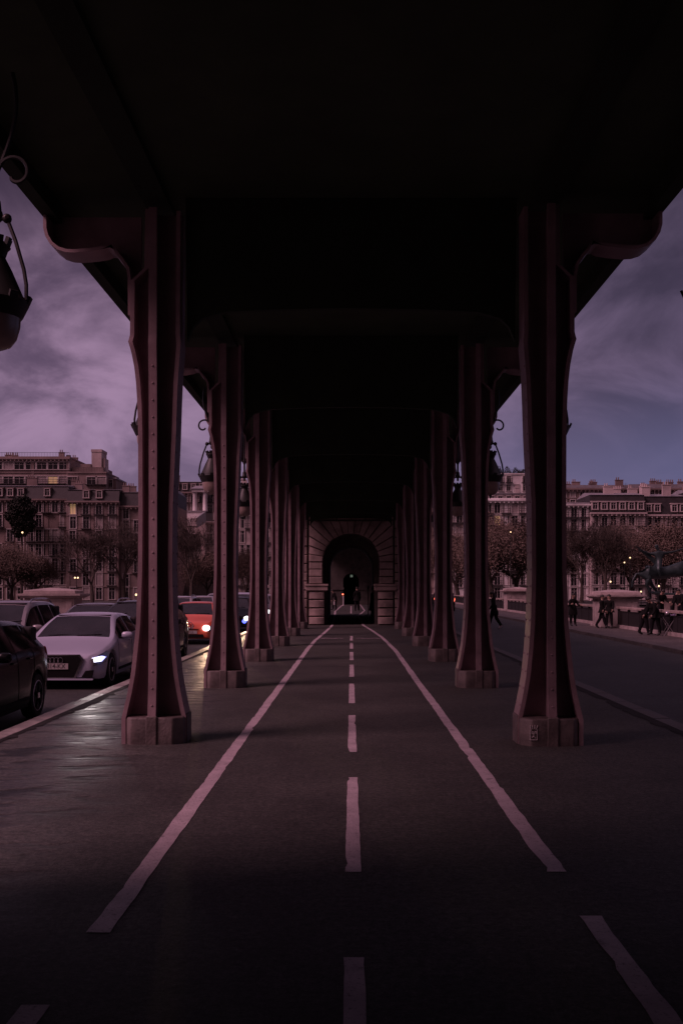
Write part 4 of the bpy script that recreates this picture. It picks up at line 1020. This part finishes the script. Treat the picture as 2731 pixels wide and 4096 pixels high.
C_dark = (.22,.165,.155); C_mid = (.26,.20,.19); C_pale = (.52,.44,.43); C_white = (.80,.72,.72)
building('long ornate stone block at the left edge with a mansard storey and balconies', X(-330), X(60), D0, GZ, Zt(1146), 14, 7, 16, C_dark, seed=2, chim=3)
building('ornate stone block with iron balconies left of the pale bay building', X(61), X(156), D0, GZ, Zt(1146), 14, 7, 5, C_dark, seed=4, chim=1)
building('narrow stone building with a lit upper window and awning mansard beside the column', X(157), X(276), D0-1.2, GZ, Zt(1152), 14, 7, 4, C_mid, seed=5, lit=((6,0),), rh=3.0, chim=1)
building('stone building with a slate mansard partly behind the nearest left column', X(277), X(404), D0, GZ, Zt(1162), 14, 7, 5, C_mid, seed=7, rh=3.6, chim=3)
Y2 = 226.
building('long stepped terrace block rising behind the left facades with lit windows', X(-170,Y2), X(160,Y2), Y2, Zt(1150,Y2), Zt(1052,Y2), 14, 3, 13, C_mid, 'terrace', .2, (2.2,1.5), seed=9, lit=((1,11),), balc=(1,), chim=6)
tb_ = building('stepped modern block with a tall square tower above the left facades', X(158,Y2), X(246,Y2), Y2-.8, Zt(1150,Y2), Zt(1088,Y2), 12, 2, 4, C_mid, 'terrace', .2, (2.2,1.5), seed=11, balc=(1,), chim=0, cornice=False)
zb_ = Zt(1150,Y2); xb_ = X(202,Y2)
b = MB(); b.b2((X(164,Y2)-xb_, 1.5, Zt(1088,Y2)-zb_+.36), (X(236,Y2)-xb_, 10, Zt(1072,Y2)-zb_)); b.b2((X(182,Y2)-xb_, 2, Zt(1072,Y2)-zb_+.003), (X(206,Y2)-xb_, 9, Zt(1064,Y2)-zb_))
b.build('upper_storey', wallmat(C_mid), tb_, smooth=0)
b = MB(); b.b2((X(207,Y2)-xb_, 2.2, Zt(1088,Y2)-zb_+.36), (X(230,Y2)-xb_, 7, Zt(1031,Y2)-zb_)); b.b2((X(206,Y2)-xb_, 2.1, Zt(1036,Y2)-zb_), (X(231,Y2)-xb_, 7.1, Zt(1030,Y2)-zb_))
b.b2((X(231.5,Y2)-xb_, 2.6, Zt(1100,Y2)-zb_), (X(237,Y2)-xb_, 6, Zt(1050,Y2)-zb_)); b.build('tower', wallmat(C_pale), tb_, smooth=0)
b = MB(); b.tube([(X(146,Y2)-xb_,5,Zt(1065,Y2)-zb_),(X(146,Y2)-xb_,5,Zt(1040,Y2)-zb_)], .55, 8); b.build('chimney', wallmat(C_dark), tb_)
building('plain wall block stepping down right of the square tower', X(236,Y2), X(262,Y2), Y2+2, Zt(1160,Y2), Zt(1098,Y2), 10, 3, 1, C_dark, 'flat', .2, (1.1,1.5), seed=13, balc=(), chim=0, cornice=False)
# hillside seen between the first and second left columns
Y3 = 262.
hb = building('hillside building with a slate mansard and a tall two storey columned loggia', X(396,Y3), X(512,Y3), Y3, Zt(1182,Y3), Zt(1130,Y3), 14, 2, 6, C_mid, seed=16, rh=3.4, chim=2, balc=(1,), cornice=True)
xh, zh = X(454,Y3), Zt(1182,Y3)
b = MB()
for p in (450, 473):
    b.lathe([(.75,0),(.62,.2),(.55,5.4),(.7,5.8)], (X(p,Y3)-xh, -1.4, .0), 12)
b.b2((X(444,Y3)-xh, -2.3, 5.8), (X(479,Y3)-xh, -.72, 6.6)); b.build('loggia', wallmat(C_white), hb)
b = MB(); b.loft([[(X(440,Y3)-xh,-2.6,6.603),(X(483,Y3)-xh,-2.6,6.603),(X(483,Y3)-xh,.5,6.603),(X(440,Y3)-xh,.5,6.603)],[(X(452,Y3)-xh,-1,7.5),(X(471,Y3)-xh,-1,7.5),(X(471,Y3)-xh,.5,7.5),(X(452,Y3)-xh,.5,7.5)]]); b.build('loggia_roof', M['zinc'], hb, smooth=0)
Y4 = 250.
building('white rendered terrace house below the columned loggia on the hillside', X(398,Y4), X(472,Y4), Y4, Zt(1216,Y4), Zt(1176,Y4), 8, 1, 4, C_white, 'flat', .2, (1.1,1.5), seed=17, balc=(), chim=0, cornice=False)
building('long white retaining terrace on the hillside above the bare trees', X(396,Y4-6), X(500,Y4-6), Y4-6, Zt(1300,Y4-6), Zt(1208,Y4-6), 6, 2, 5, C_pale, 'terrace', .1, (1.1,1.5), seed=19, balc=(), chim=0, cornice=False)
building('dark stone house with a pale cornice behind the second left column', X(474,222), X(552,222), 222, GZ, Zt(1200,222), 26, 7, 5, C_dark, seed=20, rz=R(14), chim=2, rh=3)
building('pink stone corner building between the second and third left columns', X(545), X(640), D0, GZ, Zt(1150), 14, 7, 5, C_pale, seed=22, chim=2)
building('stone building hidden mostly behind the left colonnade', X(641), X(800), D0+3, GZ, Zt(1160), 14, 7, 7, C_mid, seed=23, chim=2)
building('stone building hidden mostly behind the right colonnade', X(801), X(1020), D0+3, GZ, Zt(1165), 14, 7, 9, C_mid, seed=25, chim=2)
# right bank
building('pale building behind the second right lantern with a plain upper wall', X(1021), X(1110), D0, GZ, Zt(1172), 14, 7, 4, C_white, 'flat', .4, seed=27, chim=1)
building('white terraced building with two lit windows between two right columns', X(1111), X(1212), D0, GZ, Zt(1148), 14, 7, 5, C_white, 'terrace', .2, seed=28, lit=((5,1),), chim=0)
building('white stepped penthouse block with roof garden at the top of the right slope', X(1140,Y3), X(1232,Y3), Y3, Zt(1150,Y3), Zt(1090,Y3), 14, 3, 5, C_white, 'terrace', .2, (1.1,1.5), seed=31, chim=0, balc=(2,), cornice=False)
building('tan roofed house between the white terraces on the right slope', X(1100,236), X(1236,236), 236, Zt(1180,236), Zt(1136,236), 12, 2, 7, C_pale, 'flat', .3, (1.1,1.5), seed=33, chim=2, balc=(), cornice=False)
building('pale corner building with long balconies just right of the nearest right column', X(1213), X(1352), D0, GZ, Zt(1158), 14, 7, 6, C_white, 'flat', .3, seed=35, balc=(4,5,6), chim=1)
building('mansard building with tall dormers left of the statue', X(1353), X(1478), D0-1, GZ, Zt(1178), 14, 6, 6, C_pale, seed=36, rh=4.6, chim=3)
building('mansard building with dormers behind the statue', X(1479), X(1578), D0, GZ, Zt(1182), 14, 6, 5, C_pale, seed=38, rh=4.8, chim=3)
building('long stone block with mansard beyond the right edge', X(1579), X(1960), D0, GZ, Zt(1170), 14, 6, 16, C_mid, seed=39, rh=4.6, chim=3)
building('dark chimneyed block along the skyline right of the nearest right column', X(1262,Y2), X(1452,Y2), Y2, Zt(1190,Y2), Zt(1122,Y2), 14, 3, 9, C_dark, 'flat', .6, (1.1,1.5), seed=41, balc=(), chim=8)
building('dark block along the skyline at the right edge', X(1453,Y2), X(1760,Y2), Y2+4, Zt(1190,Y2), Zt(1118,Y2), 14, 3, 14, C_dark, 'flat', .8, (1.1,1.5), seed=43, balc=(), chim=8)
# the hill that carries the upper rows
b = MB(); n = 26
V_ = []
for j, (yy, zz) in enumerate(((212,-1.3),(220,6),(236,12),(262,20),(320,24),(420,20),(600,-1.3))):
    for i in range(n+1):
        xx = -330+660*i/n; V_.append((xx, yy, zz if j in (0,6) else zz*(1-.25*abs(xx)/330)*(1+.06*math.sin(xx*.06+j))))
b.add(V_, [(j*(n+1)+i, j*(n+1)+i+1, (j+1)*(n+1)+i+1, (j+1)*(n+1)+i) for j in range(6) for i in range(n)])
tag(b.build('hill', M['terr'], smooth=60), kind='structure')

# ------------------------------------------------------------------ trees
def tree_mesh(seed, H, leaves, spread=.55, levels=9):
    r = random.Random(seed); wood = MB(); tw = MB(); lf = MB()
    def seg(a, b_, r0, r1, n, mb): 
        mb.tube([a, (a+b_)/2 + Vector((r.gauss(0,.03),r.gauss(0,.03),0))*(b_-a).length, b_], [r0, (r0+r1)/2, r1], n, 0, False)
    def grow(p, d, ln, rad, lev):
        q = p + d*ln
        seg(p, q, rad, rad*.68, 6 if lev < 2 else (4 if lev < 3 else 3), wood if lev < 3 else tw)
        if lev >= levels-1:
            if leaves:
                for _ in range(leaves):
                    c = q + Vector((r.gauss(0,.6), r.gauss(0,.6), r.gauss(0,.7))); s = r.uniform(.035,.085)
                    u = Vector((r.gauss(0,1),r.gauss(0,1),r.gauss(0,1))).normalized(); v = u.orthogonal().normalized()
                    lf.add([c-u*s-v*s*.6, c+u*s-v*s*.6, c+u*s+v*s*.6, c-u*s+v*s*.6], [(0,1,2,3)])
            return
        nb = 3 if lev < 4 else r.choice((2,3))
        if lev == 0: nb = r.choice((3,4))
        ph = r.uniform(0, 6.28)
        for i in range(nb):
            a = ph + 6.283*i/nb + r.gauss(0,.35); sp_ = spread*r.uniform(.55,1.25)
            o = d.orthogonal().normalized(); o2 = d.cross(o)
            nd = (d*math.cos(sp_) + (o*math.cos(a)+o2*math.sin(a))*math.sin(sp_) + Vector((0,0,.16))).normalized()
            grow(q if i < nb-1 or lev == 0 else p+d*ln*.72, nd, ln*r.uniform(.66,.88), max(.022, rad*r.uniform(.5,.66)), lev+1)
    grow(Vector((0,0,0)), Vector((r.gauss(0,.04),r.gauss(0,.04),1)).normalized(), H*(.13 if leaves else .18), H*.021, 0)
    def me_of(mb, name, m):
        o = mb.build(name, m, smooth=0); me = o.data; bpy.data.objects.remove(o); return me
    return me_of(wood, 'trunk', M['bark']), me_of(tw, 'twigs', M['bark']), (me_of(lf, 'crown', M['leaf']) if leaves else None)
TV = {'bare': [tree_mesh(11, 16, 0), tree_mesh(12, 16, 0, .48)], 'leafy': [tree_mesh(21, 17, 12, .62), tree_mesh(22, 16.5, 11, .70)]}
def tree(label, p, scale, kind, v, rz, group, Y):
    t = thing('bare_tree' if kind == 'bare' else 'brown_leaved_tree', label, 'tree', (wx(p, Y), Y, GZ), rz, group); scale *= (1.42 if p > 800 else 1.25) if kind == 'leafy' else 1.15
    for me in TV[kind][v]:
        if me is None: continue
        o = bpy.data.objects.new({'trunk': 'trunk', 'twigs': 'branches', 'crown': 'crown'}[me.name.split('.')[0]], me); COL.objects.link(o); o.parent = t; o.scale = (scale,)*3
gl, gr_ = 'winter trees along the left bank', 'winter trees along the right bank'
for a in (('dense brown tree filling the lower left corner of the facades', -60, 1.0, 'leafy', 0, 1, gl, 178), ('brown tree half hidden by the grey estate roof', 28, .92, 'leafy', 1, 2, gl, 180),
          ('brown tree above the left end of the stone pedestal', 86, .72, 'leafy', 0, 4, gl, 184), ('bare forked tree above the right end of the pedestal', 212, .95, 'bare', 0, 0, gl, 176),
          ('bare tree just left of the nearest left column', 286, 1.02, 'bare', 1, 1, gl, 180), ('bare tree hidden behind the nearest left column', 366, 1.0, 'bare', 0, 2.2, gl, 182),
          ('tall bare tree between the first and second left columns', 438, 1.05, 'bare', 1, 3, gl, 178), ('brown tree low beside the second left column', 476, .8, 'leafy', 1, 5, gl, 190),
          ('brown tree between the second and third left columns', 566, .8, 'leafy', 0, 3, gl, 188),
          ('brown tree seen in the narrow gap before the third right column', 1046, 1.0, 'leafy', 1, 0, gr_, 182), ('dense rusty tree right of the second right column', 1128, 1.08, 'leafy', 0, 2, gr_, 170),
          ('dense rusty tree left of the nearest right column', 1186, 1.12, 'leafy', 1, 4, gr_, 176), ('brown tree hidden behind the nearest right column', 1258, .9, 'leafy', 0, 1, gr_, 180),
          ('sparse tree above the standing person on the right', 1334, .95, 'bare', 1, 2, gr_, 172), ('bare tree above the right pedestal', 1388, 1.02, 'bare', 0, 4, gr_, 168),
          ('brown tree behind the outstretched arm of the statue', 1448, 1.05, 'leafy', 1, 1, gr_, 174), ('brown tree directly behind the statue', 1520, 1.0, 'leafy', 0, 5, gr_, 170),
          ('tall brown tree at the right edge behind the statue', 1590, 1.1, 'leafy', 1, 3, gr_, 174)):
    tree(*a)
dt = thing('evergreen_tree', 'dark rounded evergreen standing high before the left roofline', 'tree', (wx(50, 200), 200, wz(1190, 200)))
b = MB(); b.tube([(0,0,-16.7),(.1,0,-8),(0,0,3)], [.3,.25,.15], 8); b.build('trunk', M['bark'], dt)
lfm = mat('evergreen_leaves', (.022,.024,.018), .9, 0, .5, 1.5); b = MB(); r_ = random.Random(4)
for _ in range(9000):
    u = Vector((r_.gauss(0,1), r_.gauss(0,1), r_.gauss(0,1))).normalized()*(r_.random()**.35)
    c = Vector((u.x*2.9*(1 if u.z < 0 else 1-.25*u.z), u.y*2.6, 1.2+u.z*(5.2 if u.z < 0 else 3.4)))*1.0 + Vector((.5*math.sin(u.z*9), 0, .25*math.sin(u.x*11))); s = r_.uniform(.12,.3); q = Vector((r_.gauss(0,1),r_.gauss(0,1),r_.gauss(0,1))).normalized(); v = q.orthogonal().normalized()
    b.add([c-q*s, c+v*s*.6, c+q*s, c-v*s*.6], [(0,1,2,3)])
b.build('crown', lfm, dt, smooth=0)
# shrubs of the roof garden
rg = thing('roof_shrubs', 'row of dark shrubs on the white penthouse roof at the right', 'shrub', (wx(1180, Y3), Y3+3, wz(1089, Y3)))
b = MB()
for _ in range(2400):
    x = r_.uniform(-5,5.4); hh = (.6+1.5*abs(math.sin(x*1.3))+.5*math.sin(x*3.1))*r_.random()
    c = Vector((x, r_.uniform(-.8,.8), hh)); s = r_.uniform(.1,.22); q = Vector((r_.gauss(0,1),r_.gauss(0,1),r_.gauss(0,1))).normalized(); v = q.orthogonal().normalized()
    b.add([c-q*s, c+v*s*.6, c+q*s, c-v*s*.6], [(0,1,2,3)])
b.build('crown', lfm, rg, smooth=0)

# ------------------------------------------------------------------ street lamps on the far bank
def street_lamp(px, py, Y, label, n=1, r=.22):
    r *= .72
    t = thing('street_lamp', label, 'street lamp', (wx(px, Y), Y, GZ), 0, 'lit street lamps on the far bank'); h = wz(py, Y)-GZ
    b = MB(); b.tube([(0,0,0),(0,0,h-.2)], [.09,.05], 8); b.build('pole', M['black'], t)
    for k in range(n):
        b = MB(); b.blob(((k-(n-1)/2)*.5, 0, h), r, 10, 8); b.build('globe', M['globe'], t)
street_lamp(176, 1327, 170, 'twin globe street lamp lit above the stone pedestal', 2, .2)
street_lamp(52, 1223, 196, 'tall bright lamp low on the facades at the far left', 1, .24)
street_lamp(313, 1366, 165, 'low bright lamp just left of the nearest left column', 1, .25)
street_lamp(1172, 1222, 160, 'tall lamp among the rusty trees left of the nearest right column', 1, .13)
street_lamp(1433, 1292, 160, 'tall lamp among the trees, left of the statue arm tip', 1, .15)
street_lamp(1446, 1281, 163, 'tallest of the two close lamps left of the statue', 1, .16)
street_lamp(1401, 1336, 155, 'lamp just above the right stone pedestal', 1, .18)
street_lamp(1471, 1359, 150, 'low lamp right of the stone pedestal cap', 1, .16)
street_lamp(1512, 1346, 152, 'pair of lamps one above the other left of the people behind the parapet', 1, .17)

# ------------------------------------------------------------------ sky, sun, lamps that are lit in the photograph
w = bpy.data.worlds.new('World'); scene.world = w; w.use_nodes = True
N, L = w.node_tree.nodes, w.node_tree.links; bg = N['Background']
SUN_AZ, SUN_EL = R(-118), R(44)     # azimuth from +Y towards +X: behind us on the left
tc = N.new('ShaderNodeTexCoord'); sep = N.new('ShaderNodeSeparateXYZ'); L.new(tc.outputs['Generated'], sep.inputs[0])
def mth(op, a, b_=0, clamp=False):
    n = N.new('ShaderNodeMath'); n.operation = op; n.use_clamp = clamp
    for i, q in enumerate((a, b_)):
        if isinstance(q, (int, float)): n.inputs[i].default_value = q
        else: L.new(q, n.inputs[i])
    return n.outputs[0]
def mrange(src, a, b_, c=0, d=1, smooth=True):
    n = N.new('ShaderNodeMapRange'); n.interpolation_type = 'SMOOTHSTEP' if smooth else 'LINEAR'
    for k, v in zip(('From Min','From Max','To Min','To Max'), (a, b_, c, d)): n.inputs[k].default_value = v
    L.new(src, n.inputs['Value']); return n.outputs['Result']
def cmix(f, a, b_, blend='MIX'):
    n = N.new('ShaderNodeMix'); n.data_type = 'RGBA'; n.blend_type = blend
    if isinstance(f, (int, float)): n.inputs['Factor'].default_value = f
    else: L.new(f, n.inputs['Factor'])
    for k, q in (('A', a), ('B', b_)):
        if isinstance(q, tuple): n.inputs[k].default_value = q + (1,)
        else: L.new(q, n.inputs[k])
    return n.outputs['Result']
xz = sep.outputs['X']; yz = sep.outputs['Y']; zz_ = sep.outputs['Z']
# clouds projected on a flat layer overhead
den = mth('ADD', mth('MAXIMUM', zz_, 0), .38)
cmb = N.new('ShaderNodeCombineXYZ'); L.new(mth('DIVIDE', xz, den), cmb.inputs[0]); L.new(mth('DIVIDE', yz, den), cmb.inputs[1])
nz = N.new('ShaderNodeTexNoise'); nz.inputs['Scale'].default_value = 3.4; nz.inputs['Detail'].default_value = 8; nz.inputs['Roughness'].default_value = .56; nz.inputs['Distortion'].default_value = .5
L.new(cmb.outputs[0], nz.inputs['Vector'])
cl = mrange(nz.outputs['Fac'], .36, .63)
side = mrange(xz, -.35, .42)
lo = cmix(side, (.110,.070,.125), (.055,.042,.078)); hi = cmix(side, (.36,.228,.36), (.125,.092,.165))
front = cmix(cl, lo, hi)
hz = mrange(zz_, .10, .22, 1, 0)
front = cmix(mth('MULTIPLY', hz, mth('ADD', mth('MULTIPLY', side, .55), .35)), front, cmix(side, (.27,.185,.305), (.105,.105,.215)))
dark = mrange(zz_, .20, .44, 1, .30)
zen = mrange(zz_, .5, .85, 0, 1)
front = cmix(1.0, front, cmix(dark, (0,0,0), (1,1,1)), 'MULTIPLY')
front = cmix(zen, front, (.27,.17,.25))
back = cmix(cl, (.21,.108,.138), (.38,.195,.24))
back = cmix(1.0, back, cmix(mrange(zz_, .12, .5, .22, 1.1), (0,0,0), (1,1,1)), 'MULTIPLY')
back = cmix(mrange(xz, -.25, .35), back, cmix(1.0, back, (.38,.38,.42), 'MULTIPLY'))
col = cmix(mrange(yz, .25, -.35), front, back)
sky = N.new('ShaderNodeTexSky'); sky.sky_type = 'NISHITA'; sky.sun_disc = False; sky.sun_elevation = SUN_EL; sky.sun_rotation = SUN_AZ
skyt = cmix(1.0, sky.outputs['Color'], (.0011,.0008,.0011), 'MULTIPLY')
col = cmix(1.0, col, skyt, 'ADD')
L.new(col, bg.inputs['Color']); bg.inputs['Strength'].default_value = .62
sun = bpy.data.lights.new('sun', 'SUN'); sun.energy = 1.25; sun.angle = R(24); sun.color = (1.0, .50, .62)
so = bpy.data.objects.new('sun', sun); COL.objects.link(so)
d = Vector((math.sin(SUN_AZ)*math.cos(SUN_EL), math.cos(SUN_AZ)*math.cos(SUN_EL), math.sin(SUN_EL)))
so.rotation_euler = d.to_track_quat('Z', 'Y').to_euler()
def beam(p, target, e, col_, ang=55, name='headlight_beam', r=.06):
    l = bpy.data.lights.new(name, 'SPOT'); l.energy = e; l.color = col_; l.spot_size = R(ang); l.spot_blend = .8; l.shadow_soft_size = r
    o = bpy.data.objects.new(name, l); COL.objects.link(o); o.location = p
    o.rotation_euler = (Vector(target)-Vector(p)).to_track_quat('-Z', 'Y').to_euler()
beam((-4.85, 18.5, .46), (-2.3, 12.2, -.4), 26, (1,.88,.86), 30)
beam((-4.8, 33.3, .48), (-3.3, 24, -.1), 210, (1,.62,.38), 17)
beam((-4.55, 42.7, .55), (-3.2, 32, -.1), 240, (1,.62,.38), 19)
beam((-4.7, 55.2, .5), (-3.3, 45, -.1), 90, (1,.68,.45), 19)

# ------------------------------------------------------------------ camera
cam = bpy.data.cameras.new('camera'); cam.sensor_fit = 'VERTICAL'; cam.sensor_height = 36; cam.sensor_width = 24; cam.lens = 35
cam.shift_y = (HY-1176)/2352; cam.shift_x = -(VX-784)/2352; cam.clip_end = 4000; cam.clip_start = .05
co = bpy.data.objects.new('camera', cam); COL.objects.link(co); co.location = (0, 0, EYE); co.rotation_euler = (R(90), 0, 0)
scene.camera = co
scene.render.resolution_x = 682; scene.render.resolution_y = 1024
vs = scene.view_settings; vs.view_transform = 'Standard'; vs.look = 'None'; vs.exposure = .7; vs.gamma = 1
scene.cycles.max_bounces = 8
